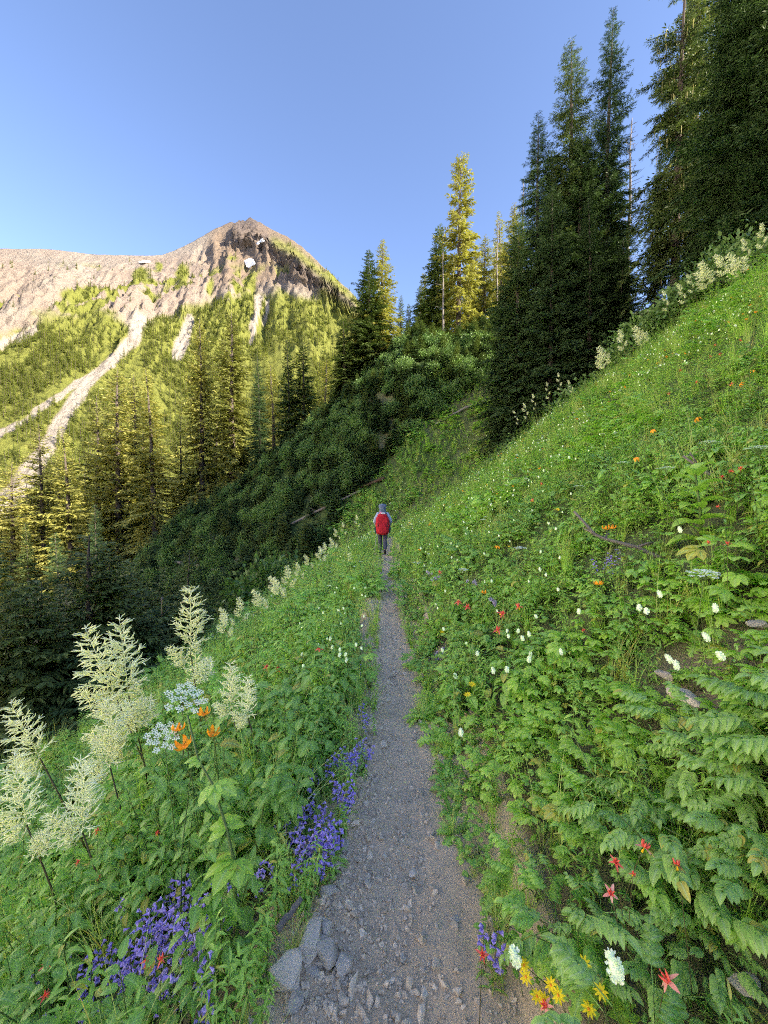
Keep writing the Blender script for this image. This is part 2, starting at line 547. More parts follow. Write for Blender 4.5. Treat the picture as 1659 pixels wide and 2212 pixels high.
mpx, mpy, _ = project(np.stack([MX, MY, MZ], -1)); mpx = mpx.reshape(MX.shape); mpy = mpy.reshape(MX.shape)

def seg_dist(px, py, pts):
    d = np.full(px.shape, 1e9)
    for (x0, y0, w0), (x1, y1, w1) in zip(pts[:-1], pts[1:]):
        dx, dy = x1 - x0, y1 - y0
        t = np.clip(((px - x0) * dx + (py - y0) * dy) / (dx * dx + dy * dy), 0, 1)
        w = w0 + (w1 - w0) * t
        d = np.minimum(d, np.hypot(px - x0 - t * dx, py - y0 - t * dy) / w)
    return d

wx = mpx + (fbm(mpx * .03, mpy * .03, 4, 3) - .5) * 44
wy = mpy + (fbm(mpx * .03 + 9, mpy * .03, 4, 4) - .5) * 44
# where the slope is bare: above an uneven tree line, and along the talus chutes
line = np.interp(wx, [-400, 0, 70, 150, 230, 300, 340, 400, 450, 500, 545, 600, 640, 700, 800], [770, 728, 690, 672, 668, 712, 700, 672, 655, 640, 622, 640, 632, 640, 690])
bare = sstep(14, -14, wy - line)
chutes = [[(300, 690, 18), (290, 735, 13), (240, 775, 11), (190, 830, 12), (150, 880, 15), (110, 950, 18), (40, 1060, 24), (-80, 1180, 30)],
          [(240, 790, 6), (190, 815, 6), (120, 860, 6), (60, 905, 8), (-20, 945, 8)],
          [(410, 690, 10), (395, 740, 15), (385, 770, 10)], [(560, 640, 8), (548, 700, 6), (540, 740, 4)], [(0, 745, 12), (40, 730, 10), (75, 705, 8)],
          [(580, 650, 5), (570, 700, 4)]]
chute = np.zeros_like(mpx)
for c in chutes:
    chute = np.maximum(chute, sstep(1.25, .75, seg_dist(mpx + (wx - mpx) * .35, mpy + (wy - mpy) * .35, c)))
bare = np.maximum(bare, chute)
patch = sstep(.64, .70, fbm(MX * .022, MY * .022, 4, 15)) * sstep(560, 600, mpy)      # islands of shrubs on the bare face
for (cx, cy, rx, ry) in [(392, 590, 13, 26), (305, 592, 16, 16), (340, 575, 9, 9), (455, 620, 10, 20), (500, 560, 12, 6), (150, 640, 22, 14)]:
    patch = np.maximum(patch, sstep(1.2, .7, np.hypot((wx * .4 + mpx * .6 - cx) / rx, (wy * .4 + mpy * .6 - cy) / ry)))
rightgreen = sstep(0, 10, mpy - np.interp(mpx, [560, 590, 640, 700, 780], [620, 606, 640, 672, 720])) * sstep(585, 615, mpx)
topgreen = .8 * np.exp(-((mpy - np.interp(mpx, [575, 640, 700, 770], [515, 545, 595, 650])) / 12) ** 2) * sstep(575, 600, mpx)
green = np.clip(np.maximum.reduce([(1 - bare), patch * (1 - chute), rightgreen, topgreen]), 0, 1)
green = green * (1 - chute)
pink = sstep(.25, .6, fbm(MX * .008, MY * .01, 3, 25)) 
brown = sstep(430, 470, mpx) * sstep(640, 590, mpy)

def rock_face_material():
    m, nt, out = new_mat('mountain_rock')
    a = noise_tex(nt, .03, 6, .7); b = noise_tex(nt, .16, 5, .7); g = noise_tex(nt, .09, 5, .65)
    pale = mixrgb(nt, (.20, .17, .14), (.385, .34, .285), a)
    pale = mixrgb(nt, pale, (.28, .20, .155), math_node(nt, 'MULTIPLY', attr(nt, 'pink'), .42))
    pale = mixrgb(nt, pale, (.40, .36, .305), math_node(nt, 'MULTIPLY', attr(nt, 'talus'), .7))
    br = mixrgb(nt, (.155, .115, .085), (.285, .225, .17), a)
    cl = mixrgb(nt, (.060, .048, .042), (.22, .18, .158), b)
    col = mixrgb(nt, pale, br, attr(nt, 'brown'))
    col = mixrgb(nt, col, (.15, .115, .09), math_node(nt, 'MULTIPLY', ramp(nt, b, [(.54, 0), (.66, 1)]), .45))
    col = mixrgb(nt, col, cl, attr(nt, 'cliff'))
    gr = mixrgb(nt, (.12, .145, .03), (.25, .255, .06), g)
    col = mixrgb(nt, col, gr, attr(nt, 'green'))
    p = N(nt, 'ShaderNodeBsdfPrincipled', Roughness=.95)
    p.inputs['Specular IOR Level'].default_value = .1
    nt.links.new(col, p.inputs['Base Color'])
    bn = nt.nodes.new('ShaderNodeBump'); bn.inputs['Strength'].default_value = 1.0; bn.inputs['Distance'].default_value = 7.0
    nt.links.new(noise_tex(nt, .14, 7, .72), bn.inputs['Height']); nt.links.new(bn.outputs[0], p.inputs['Normal'])
    nt.links.new(p.outputs[0], out.inputs['Surface'])
    return m
MAT['mountain'] = rock_face_material()
_ny, _nx = MX.shape
_idx = np.arange(_nx * _ny).reshape(_ny, _nx)
_Q = np.stack([_idx[:-1, :-1], _idx[:-1, 1:], _idx[1:, 1:], _idx[1:, :-1]], -1).reshape(-1, 4)
mountain_o = link('mountain', mesh_np('mountain', np.stack([MX, MY, MZ], -1), _Q, None, [MAT['mountain']], False, None,
                  {'green': green.ravel(), 'pink': pink.ravel(), 'brown': brown.ravel(), 'cliff': MCLIFF.ravel(), 'talus': chute.ravel()}))
tag(mountain_o, 'sunlit rocky peak with pale talus slopes and forested foot', None, None, 'structure')

MAT['fill_rock'] = plain_mat('pale_fill_rock', (.54, .49, .42), (.72, .67, .58), .02, .95, .8, .1)  # rock made extra pale to strengthen the bounced fill light
# unseen ridge added left of the view to bounce sunlight into the shade
def fill_ridge():
    az = np.radians(np.linspace(-57, -172, 150)); t = np.concatenate([np.linspace(0, 1, 90), 1 + np.linspace(.05, .5, 8)])
    AZ, T = np.meshgrid(az, t)
    Rr = 790 + 60 * np.sin(AZ * 5)
    top = 1.6 + Rr * (.64 + .05 * np.sin(AZ * 7) - .10 * sstep(R(-140), R(-172), AZ))
    r = 180 + (Rr - 180) * T
    X = r * np.sin(AZ); Y = r * np.cos(AZ)
    Z = -66 + (top + 66) * np.clip(T, 0, 1) ** 1.2 - np.maximum(T - 1, 0) * 500
    Z = Z + (ridged(X * .012, Y * .012, 4, 5) - .6) * 55 * sstep(0, .3, T)
    gr_ = sstep(.16, .06, T + (fbm(X * .01, Y * .01, 3, 8) - .5) * .2)
    idx = np.arange(X.size).reshape(X.shape)
    Q = np.stack([idx[:-1, :-1], idx[1:, :-1], idx[1:, 1:], idx[:-1, 1:]], -1).reshape(-1, 4)
    z0 = np.zeros(X.size)
    return mesh_np('fill_ridge', np.stack([X, Y, Z], -1), Q, None, [MAT['fill_rock']], False, None, {'green': gr_.ravel(), 'pink': z0 + .3, 'brown': z0, 'cliff': z0, 'talus': sstep(.4, .6, fbm(X * .02, Y * .02, 3, 9)).ravel()})
tag(link('fill_ridge', fill_ridge()), 'unseen pale ridge added on the left to bounce light into the shade', None, None, 'structure')

# snow left in the gullies: thick sheets lying on the face
MAT['snow'] = plain_mat('snow', (.80, .82, .86), (.92, .92, .93), .2, .6, .3, 1.0)
def snow(poly_c, label):
    cx, cy, rx, ry, tilt = poly_c
    sel = (np.hypot(mpx - cx, mpy - cy) < 60) & (MT_ <= 1.0)
    K = np.stack([mpx[sel], mpy[sel]], -1); P3 = np.stack([MX[sel], MY[sel], MZ[sel]], -1)
    c, s = math.cos(tilt), math.sin(tilt)
    rings, seg = 6, 30
    V = []
    for i in range(rings + 1):
        for k in range(seg):
            a = 2 * math.pi * k / seg
            q = (i / rings) * (1 + .55 * (float(vnoise(math.cos(a) * 1.6 + cx, math.sin(a) * 1.6 + cy, 3)) - .5))
            ex, ey = math.cos(a) * rx * q, math.sin(a) * ry * q
            x, y = cx + ex * c - ey * s, cy + ex * s + ey * c
            d = np.hypot(K[:, 0] - x, K[:, 1] - y); n = np.argsort(d)[:24]
            w = 1 / (d[n] + 2.0)
            p = (P3[n] * w[:, None]).sum(0) / w.sum()
            f = P3[n][:, 1].min()
            d3 = np.array(ray(x, y)); Yq = (p[1] * .4 + f * .6) - 6 + 7 * (i / rings) ** 2
            V.append(tuple(np.array(EYE) + d3 * (Yq / d3[1])))
    Q = [(i * seg + k, i * seg + (k + 1) % seg, (i + 1) * seg + (k + 1) % seg, (i + 1) * seg + k) for i in range(rings) for k in range(seg)]
    o = link('snow_patch', mesh_np('snow_patch', V, Q, None, [MAT['snow']], True))
    tag(o, label, 'snow', 'snow patches on the peak')
snow((540, 567, 12, 10, .3), 'largest white snow patch below the summit cliffs')
snow((563, 523, 9, 4.5, -.7), 'small snow patch in the notch beside the summit block')
snow((312, 566, 13, 3, 0), 'thin snow strip on the left shoulder of the ridge')
# ------------------------------------------------------------------ conifers
def conifer(seed, H, Rw, start=.08, nb=320, dens=7.0, shape=1.0, droop=.35, hi=False, sparse=0.0, bent=0.07, wood=False, width=.24, slen=1.0, gaps=0.0):
    """returns trunk MB and crown MB; base at the origin"""
    g = np.random.default_rng(seed)
    trunk = MB(); crown = MB(); limbs = MB()
    nseg = 9
    bend = g.normal(0, bent, (nseg + 1, 2)).cumsum(0) * np.linspace(0, 1, nseg + 1)[:, None]
    tz = np.linspace(0, H, nseg + 1)
    r0 = H * .0135 + .06
    rad = r0 * (1 - np.linspace(0, 1, nseg + 1)) ** .85 + .012
    rad[0] *= 1.35
    trunk.tube([(bend[i, 0], bend[i, 1], tz[i]) for i in range(nseg + 1)], list(rad), 7, lv=.5)
    s_all = np.sort(g.random(nb) ** .92)
    P0 = []; D = []; Ln = []; Wd = []; LV = []; Roll = []
    gold = 2.399963
    clump = g.random(64)
    for i, s in enumerate(s_all):
        z = H * (start + (1 - start) * s)
        if gaps and vnoise(s * 14, seed * 3.1, seed) < gaps: continue
        cx = np.interp(z, tz, bend[:, 0]); cy = np.interp(z, tz, bend[:, 1])
        az = i * gold + g.normal(0, .5)
        prof = (1 - s) ** (0.75 * shape) * (0.55 + .45 * min(1, s * 6 + .25)) 
        lobe = .55 + .8 * vnoise(az * 1.1, s * 11, seed)
        l = Rw * prof * lobe * g.uniform(.6, 1.12) + .16
        if sparse and g.random() < sparse: l *= .35
        up = .55 * s - .12 + g.normal(0, .1)
        n = max(4, int(dens * l * 2))
        t = (np.arange(n) + g.random(n)) / n
        t = .1 + .9 * t ** .85
        x = l * t
        zc = l * (up * t - droop * (1 - s * .75) * (t ** 2) * 1.2 + .16 * t ** 3)
        ca, sa = math.cos(az), math.sin(az)
        pts = np.stack([cx + ca * x, cy + sa * x, z + zc], -1)
        side = np.where(g.random(n) < .5, -1.0, 1.0)
        ang = g.uniform(.35, 1.15, n) * side
        dz = g.normal(-.22, .22, n) + up * .4
        d = np.stack([np.cos(az + ang), np.sin(az + ang), dz], -1)
        d /= np.linalg.norm(d, axis=1)[:, None]
        ln = slen * (.16 + .34 * l * (1 - .75 * t) * g.uniform(.5, 1.1, n)) * (1.0 if hi else 1.15)
        ln = np.minimum(ln, 1.3)
        P0.append(pts); D.append(d); Ln.append(ln); Wd.append(ln * width + .02)
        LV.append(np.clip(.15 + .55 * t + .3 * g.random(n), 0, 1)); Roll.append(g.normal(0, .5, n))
        if wood and l > .5:
            k = np.array([0, .35, .7, 1.0]); 
            zz = l * (up * k - droop * (1 - s * .75) * k ** 2 * 1.2 + .16 * k ** 3)
            limbs.tube([(cx + ca * l * a, cy + sa * l * a, z + b) for a, b in zip(k, zz)], [.02 + .012 * l, .018, .012, .004], 3, cap=False)
    P0 = np.concatenate(P0); D = np.concatenate(D); Ln = np.concatenate(Ln); Wd = np.concatenate(Wd); LV = np.concatenate(LV); Roll = np.concatenate(Roll)
    if hi:   # every sprig becomes a small spray of twigs
        k = 5
        f = np.tile(np.linspace(0.0, .72, k), len(P0))
        rep = lambda a: np.repeat(a, k, axis=0)
        P = rep(P0) + rep(D) * (rep(Ln) * f)[:, None]
        h = np.cross(rep(D), [0, 0, 1.0]); h /= np.linalg.norm(h, axis=1)[:, None] + 1e-9
        sg = np.tile(np.array([-1, 1, -1, 1, 0.0])[:k], len(P0)) * g.uniform(.5, 1.1, len(P))
        d2 = rep(D) + h * sg[:, None] + g.normal(0, .18, P.shape)
        d2 /= np.linalg.norm(d2, axis=1)[:, None]
        P0, D, Ln, Wd, LV, Roll = P, d2, rep(Ln) * g.uniform(.32, .6, len(P)), rep(Ln) * .10 + .014, rep(LV), rep(Roll) + g.normal(0, .4, len(P))
    h = np.cross(D, [0, 0, 1.0]); h /= np.linalg.norm(h, axis=1)[:, None] + 1e-9
    v = np.cross(h, D)
    w = h * np.cos(Roll)[:, None] + v * np.sin(Roll)[:, None]
    mid = P0 + D * (Ln * .45)[:, None]
    end = P0 + D * Ln[:, None] - np.array([0, 0, 1.0]) * (Ln * .12)[:, None]
    V = np.stack([P0, mid + w * Wd[:, None] * .5, end, mid - w * Wd[:, None] * .5], 1).reshape(-1, 3)
    Q = np.arange(len(P0) * 4).reshape(-1, 4)
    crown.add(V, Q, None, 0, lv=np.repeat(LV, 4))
    return trunk, crown, limbs

TREE = {}
def make_kind(key, needle, **kw):
    t, c, l = conifer(**kw)
    TREE[key] = dict(H=kw['H'], trunk=t.mesh('trunk', [MAT['bark']], True), crown=c.mesh('crown', [MAT[needle]]),
                     limbs=l.mesh('branches', [MAT['bark']], True) if l.n else None)
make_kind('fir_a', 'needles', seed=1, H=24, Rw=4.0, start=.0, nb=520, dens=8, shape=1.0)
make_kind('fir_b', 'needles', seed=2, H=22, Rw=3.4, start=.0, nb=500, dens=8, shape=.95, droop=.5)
make_kind('fir_gold', 'needles_sunlit', seed=3, H=24, Rw=3.7, start=.05, nb=420, dens=7, shape=.9, droop=.45, sparse=.2, wood=True)
make_kind('fir_sunlit_b', 'needles_sunlit', seed=13, H=21, Rw=3.2, start=.02, nb=420, dens=7, shape=1.0, droop=.4, sparse=.15)
make_kind('sparse', 'needles_sunlit', seed=4, H=26, Rw=3.4, start=.12, nb=240, dens=8, shape=.6, droop=.42, sparse=.25, wood=True, gaps=.16, slen=1.15)
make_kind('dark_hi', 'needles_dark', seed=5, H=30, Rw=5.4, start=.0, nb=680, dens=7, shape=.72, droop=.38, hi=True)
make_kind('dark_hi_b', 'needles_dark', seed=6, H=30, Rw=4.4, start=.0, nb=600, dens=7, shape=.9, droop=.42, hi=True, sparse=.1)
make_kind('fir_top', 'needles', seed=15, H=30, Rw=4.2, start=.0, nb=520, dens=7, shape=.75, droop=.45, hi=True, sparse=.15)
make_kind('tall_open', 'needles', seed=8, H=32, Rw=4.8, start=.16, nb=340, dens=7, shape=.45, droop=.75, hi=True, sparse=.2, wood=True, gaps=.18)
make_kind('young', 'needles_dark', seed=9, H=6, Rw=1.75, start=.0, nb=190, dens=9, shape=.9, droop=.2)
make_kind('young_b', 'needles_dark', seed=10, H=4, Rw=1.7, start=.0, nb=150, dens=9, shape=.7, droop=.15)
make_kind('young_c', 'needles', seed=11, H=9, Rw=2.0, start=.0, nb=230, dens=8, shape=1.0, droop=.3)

def bare_snag(seed, H, nb, top=1.0):
    g = np.random.default_rng(seed)
    t = MB(); b = MB()
    n = 8
    pts = [(g.normal(0, .05) * i * .3, g.normal(0, .05) * i * .3, H * i / n) for i in range(n + 1)]
    t.tube(pts, [H * .011 * (1 - i / n) + .03 for i in range(n + 1)], 6)
    for i in range(nb):
        s = .3 + .68 * (i + g.random()) / nb
        z = H * s; az = g.uniform(0, 6.28); l = (1.15 - s) * H * .10 * g.uniform(.4, 1.2) + .2
        up = g.uniform(-.2, .7)
        p = Vector((np.interp(z, [q[2] for q in pts], [q[0] for q in pts]), np.interp(z, [q[2] for q in pts], [q[1] for q in pts]), z))
        d = Vector((math.cos(az), math.sin(az), up))
        m = p + d * l * .55; e = p + d * l + Vector((0, 0, .25 * l * g.uniform(-.6, 1)))
        b.tube([p, m, e], [.035, .022, .008], 3, cap=False)
        for k in range(3):
            q = p.lerp(e, g.uniform(.3, .9)); dd = Vector((g.normal(), g.normal(), g.normal(0, .6))).normalized()
            b.tube([q, q + dd * l * .3], [.012, .004], 3, cap=False)
    return t.mesh('trunk', [MAT['grey_wood']], True), b.mesh('branches', [MAT['grey_wood']], True)

def hanging_moss(kind, seed, n=260):
    g = np.random.default_rng(seed)
    src = TREE[kind]['crown']
    co = np.empty(len(src.vertices) * 3, np.float32); src.vertices.foreach_get('co', co); co = co.reshape(-1, 3)
    r = np.hypot(co[:, 0], co[:, 1])
    cand = co[(r < 2.2) & (co[:, 2] > 6)]
    P = cand[g.integers(0, len(cand), n)]
    L = g.uniform(.25, .9, n); w = g.uniform(.03, .08, n); a = g.uniform(0, 6.28, n)
    dx = np.cos(a) * w; dy = np.sin(a) * w
    z0 = np.zeros(n)
    V = np.stack([P + np.stack([dx, dy, z0], -1), P - np.stack([dx, dy, z0], -1), P + np.stack([-dx * .3, -dy * .3, -L], -1), P + np.stack([dx * .5, dy * .5, -L * .8], -1)], 1).reshape(-1, 3)
    mb = MB(); mb.add(V, np.arange(n * 4).reshape(-1, 4), None, 0, lv=np.repeat(g.random(n), 4))
    return mb.mesh('moss', [MAT['moss']])
TREE['tall_open']['moss'] = hanging_moss('tall_open', 3, 420)
TREE['sparse']['moss'] = hanging_moss('sparse', 4, 160)

def plant_tree(kind, x, y, H, label, name='conifer_tree', wide=1.0, rot=None, lean=(0, 0), group=None, sink=.4, category='tree'):
    k = TREE[kind]
    s = H / k['H']
    o = thing(name, label, category, (x, y, hz(x, y) - sink), group, 0, (s * wide, s * wide, s))
    o.rotation_euler = (lean[0], lean[1], rnd.uniform(0, 6.28) if rot is None else rot)
    link('trunk', k['trunk'], None, o); link('crown', k['crown'], None, o)
    if k.get('limbs'): tag(link('branches', k['limbs'], None, o), kind='stuff')
    if k.get('moss'): tag(link('moss', k['moss'], None, o), kind='stuff')
    return o

def tree_px(kind, px, top, Y, label, **kw):
    """a tree that stands at depth Y on the column px and reaches the picture row `top`"""
    p = at(px, top, Y)
    H = p.z - hz(p.x, p.y) + .4
    return plant_tree(kind, p.x, p.y, max(H, 2.5), label, **kw)

# trees one can pick out on the crest and below it
tree_px('fir_sunlit_b', 826, 512, 62, 'taller of the twin firs left of the gap of sky', wide=1.25)
tree_px('fir_a', 798, 540, 61, 'left one of the twin firs on the spur crest', wide=1.3)
tree_px('fir_b', 745, 682, 60, 'short dark fir just left of the twin firs', wide=1.3)
tree_px('fir_sunlit_b', 775, 640, 63, 'low fir tucked under the twin firs', wide=1.4)
tree_px('fir_sunlit_b', 925, 590, 76, 'small golden fir behind the dark narrow fir', wide=1.1)
tree_px('fir_sunlit_b', 970, 570, 78, 'golden fir behind the tall sparse fir, left side', wide=1.2)
tree_px('fir_gold', 1030, 540, 82, 'golden fir in the row behind the crest, middle', wide=1.1)
tree_px('fir_sunlit_b', 1100, 520, 84, 'golden fir in the row behind the crest, right end', wide=1.2)
tree_px('fir_b', 864, 640, 72, 'slim low fir right behind the twin firs', wide=.8)
tree_px('fir_b', 884, 655, 75, 'small fir at the foot of the sky gap', wide=.9)
tree_px('fir_b', 905, 617, 73, 'dark narrow fir beside the sky gap', wide=1.2)
tree_px('fir_b', 944, 487, 66, 'dark fir close to the left of the tall sparse fir', wide=1.25)
tree_px('sparse', 992, 343, 62, 'tall sparse golden fir standing alone on the spur crest', wide=1.0)
tree_px('fir_sunlit_b', 1012, 560, 72, 'low golden fir right beside the tall sparse fir trunk', wide=1.0)
tree_px('fir_gold', 1047, 508, 74, 'sunlit fir between the tall sparse fir and the dark clump', wide=.95)
tree_px('fir_sunlit_b', 1066, 520, 80, 'slim pointed fir behind the lit crest shrubs', wide=.75)
tree_px('fir_sunlit_b', 1087, 462, 78, 'pointed golden fir at the left edge of the dark clump', wide=.85)
tree_px('fir_gold', 1112, 440, 70, 'golden fir half hidden by the dark clump', wide=1.0)
def snag(px, top, Y, nb, label, seed, name='dead_tree'):
    p = at(px, top, Y); H = p.z - hz(p.x, p.y) + .4
    t, b = bare_snag(seed, H, nb)
    o = thing(name, label, 'dead tree', (p.x, p.y, hz(p.x, p.y) - .4))
    link('trunk', t, None, o); tag(link('branches', b, None, o), kind='stuff')
snag(958, 500, 61, 8, 'thin pale dead trunk left of the tall sparse fir', 1)
snag(1130, 385, 60, 10, 'dead spike rising above the left of the dark clump', 2)
snag(1364, 255, 40, 80, 'bare grey spindly dead tree in the gap between dark clumps', 3)
snag(1075, 470, 75, 12, 'thin dead spire behind the golden firs', 5)
# the dark clump in the middle right
tree_px('dark_hi_b', 1314, 30, 36, 'tallest dark fir with a thin spire, middle of the clump', wide=.72)
tree_px('fir_top', 1236, 95, 38, 'tall fir with sunlit top left of the thin spire', wide=.9)
tree_px('dark_hi_b', 1165, 232, 37, 'broken topped fir at the left of the dark clump', wide=.8)
tree_px('dark_hi', 1120, 470, 36, 'low dense dark fir at the left foot of the clump', wide=.85)
tree_px('dark_hi', 1195, 400, 33.5, 'dense dark fir in front of the broken topped fir', wide=.8)
tree_px('dark_hi_b', 1280, 430, 32.5, 'dense dark fir below the tallest spire', wide=.95)
tree_px('dark_hi', 1345, 520, 33, 'low dark fir at the right edge of the middle clump', wide=.8)
tree_px('dark_hi', 1255, 300, 36, 'dense dark fir filling the middle of the clump', wide=1.0)
tree_px('dark_hi_b', 1200, 330, 40, 'dark fir behind the broken topped fir', wide=1.1)
tree_px('dark_hi', 1318, 330, 39, 'dark fir behind the tallest spire, right side', wide=.7)
tree_px('dark_hi_b', 1098, 600, 37, 'lowest dark fir fringing the clump by the shrubs', wide=1.3)
# the clump that leaves the frame on the right
tree_px('tall_open', 1474, -130, 29, 'tall open fir with bare trunk and hanging moss', wide=.72)
tree_px('tall_open', 1512, -240, 33, 'second mossy trunk just behind the tall open fir', wide=.62, rot=2.0)
tree_px('dark_hi_b', 1420, 330, 31, 'dark fir left of the mossy trunks', wide=.5)
tree_px('dark_hi', 1655, -420, 23, 'massive dark fir filling the upper right corner', wide=.7)
tree_px('dark_hi', 1670, -300, 22, 'dark fir cut by the right edge of the picture', wide=1.1)
tree_px('dark_hi', 1602, 190, 26, 'dark fir in front, right of the mossy trunks', wide=.66)
tree_px('dark_hi_b', 1500, 500, 27, 'short dark fir at the foot of the mossy trunks', wide=1.25)
tree_px('dark_hi', 1620, 250, 21, 'dense low fir above the flowers at the right edge', wide=1.4)
# left side, below the trail
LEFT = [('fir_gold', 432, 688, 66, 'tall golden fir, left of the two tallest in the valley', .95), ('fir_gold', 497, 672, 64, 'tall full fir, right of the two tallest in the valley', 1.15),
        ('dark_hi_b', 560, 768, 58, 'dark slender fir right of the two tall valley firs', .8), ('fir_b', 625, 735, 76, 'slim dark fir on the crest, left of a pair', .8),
        ('fir_b', 656, 738, 76, 'broad dark fir on the crest, right of a pair', 1.15), ('fir_sunlit_b', 700, 772, 92, 'golden fir behind the crest, right of the dark pair', 1.3),
        ('fir_sunlit_b', 592, 795, 92, 'golden fir behind the crest, left of the dark pair', 1.2), ('fir_sunlit_b', 330, 800, 62, 'full fir left of the tall golden valley fir', 1.1),
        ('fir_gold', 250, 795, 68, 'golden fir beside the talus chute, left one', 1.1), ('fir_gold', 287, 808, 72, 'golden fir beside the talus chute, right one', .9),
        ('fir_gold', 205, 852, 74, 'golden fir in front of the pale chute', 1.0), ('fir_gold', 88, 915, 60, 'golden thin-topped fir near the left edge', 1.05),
        ('fir_sunlit_b', 150, 925, 58, 'half shaded fir in front of the lower chute', 1.1), ('fir_gold', 22, 1000, 56, 'golden fir at the left edge of the picture', 1.2),
        ('fir_sunlit_b', 385, 900, 70, 'small golden fir left of the tallest valley pair', 1.0), ('dark_hi_b', 205, 1090, 40, 'dark spire in the shade at the lower left', .75),
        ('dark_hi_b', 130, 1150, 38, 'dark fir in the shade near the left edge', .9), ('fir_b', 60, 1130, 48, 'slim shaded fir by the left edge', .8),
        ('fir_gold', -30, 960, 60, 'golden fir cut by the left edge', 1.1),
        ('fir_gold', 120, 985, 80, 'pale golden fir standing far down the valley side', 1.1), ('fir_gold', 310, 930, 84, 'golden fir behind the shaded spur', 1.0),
        ('fir_sunlit_b', 530, 900, 80, 'small golden fir behind the dark slender fir', 1.0), ('fir_gold', 60, 1040, 85, 'golden fir deep in the valley at left', 1.0),
        ('fir_gold', 180, 1020, 90, 'golden fir deep in the valley by the chute', 1.0), ('fir_sunlit_b', 270, 1000, 95, 'golden fir far below the chute', 1.1),
        ('fir_sunlit_b', 460, 880, 100, 'golden fir far behind the tall pair', 1.1), ('fir_sunlit_b', 640, 850, 98, 'golden fir tip behind the dark pair', 1.2),
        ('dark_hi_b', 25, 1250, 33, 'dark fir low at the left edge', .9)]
for kind, px, top, Y, lab, wd in LEFT:
    tree_px(kind, px, top, Y, lab, wide=wd)

# young conifers covering the shaded spur: the nearest as individuals, the rest as one thicket
gT = np.random.default_rng(99)
def spur_points(n, seed):
    g = np.random.default_rng(seed)
    out = []
    while len(out) < n:
        y = g.uniform(9, 66); x = g.uniform(-1.25 * y - 4, .55 * y)
        lim = np.interp(y, [9, 16, 24, 31, 38, 42, 46, 50, 66], [-7.5, -9.0, -11.5, -12.5, -9, -3, 10, 32, 40])     # the meadow's lower edge
        if x > lim + g.normal(0, .7): continue
        if x > 6 and y < 42: continue
        if any(abs(x - q.x - (y - q.y) * q.x / q.y) < .7 and -2.2 < y - q.y < .5 for q in LOG_SPOTS): continue     # open ground in front of the fallen logs
        out.append((x, y))
    return out
LOG_SPOTS = [march(px, py, .35, 6.0) for px, py in ((350, 1212), (385, 1216), (420, 1222), (455, 1230), (490, 1240), (640, 1128), (690, 1103), (740, 1080), (790, 1056), (830, 1036), (950, 912), (1000, 886), (1050, 864))]
pts = spur_points(8200, 4)
zs = height(np.array([p[0] for p in pts]), np.array([p[1] for p in pts]))
order = sorted(range(len(pts)), key=lambda i: pts[i][1])
YOUNG_LABEL = {'young': 'young dark fir in the shaded thicket, ', 'young_b': 'low bushy young fir in the shaded thicket, ', 'young_c': 'taller young fir rising out of the thicket, '}
THICKET_LM = [(40, 1480, 'low at the left edge'), (130, 1420, 'behind the leaning cream plumes'), (260, 1380, 'left of the small dead sapling'), (350, 1300, 'above the small dead sapling'), (60, 1340, 'under the dark fir at the left edge'), (180, 1280, 'under the dark spire at lower left'),
              (300, 1220, 'left of the big grey log'), (430, 1280, 'below the big grey log'), (480, 1190, 'behind the big grey log'), (560, 1180, 'above the round leafy shrub'), (560, 1320, 'at the lower meadow edge'), (640, 1120, 'left of the long grey log'), (400, 1120, 'on the spur under the tall valley firs')]
rest = []
n_ind = 0
for i in order:
    x, y = pts[i]
    k = ('young', 'young_b', 'young_b', 'young_c')[gT.integers(0, 4)]
    Hh = {'young': gT.uniform(1.8, 4.0), 'young_b': gT.uniform(1.1, 2.4), 'young_c': gT.uniform(3, 6.5)}[k]
    if y > 30 and k == 'young_c': Hh *= .75
    if y > 44: Hh *= .75
    if n_ind < 240 and y > 9 and gT.random() < .5:
        plant_tree(k, x, y, Hh, YOUNG_LABEL[k] + nearest_word((x, y, hz(x, y) + 1), THICKET_LM), 'young_fir', gT.uniform(.9, 1.5), None, (0, 0), 'young firs of the shaded thicket', .15)
        n_ind += 1
    else:
        rest.append((x, y, zs[i] - .15, k, Hh))

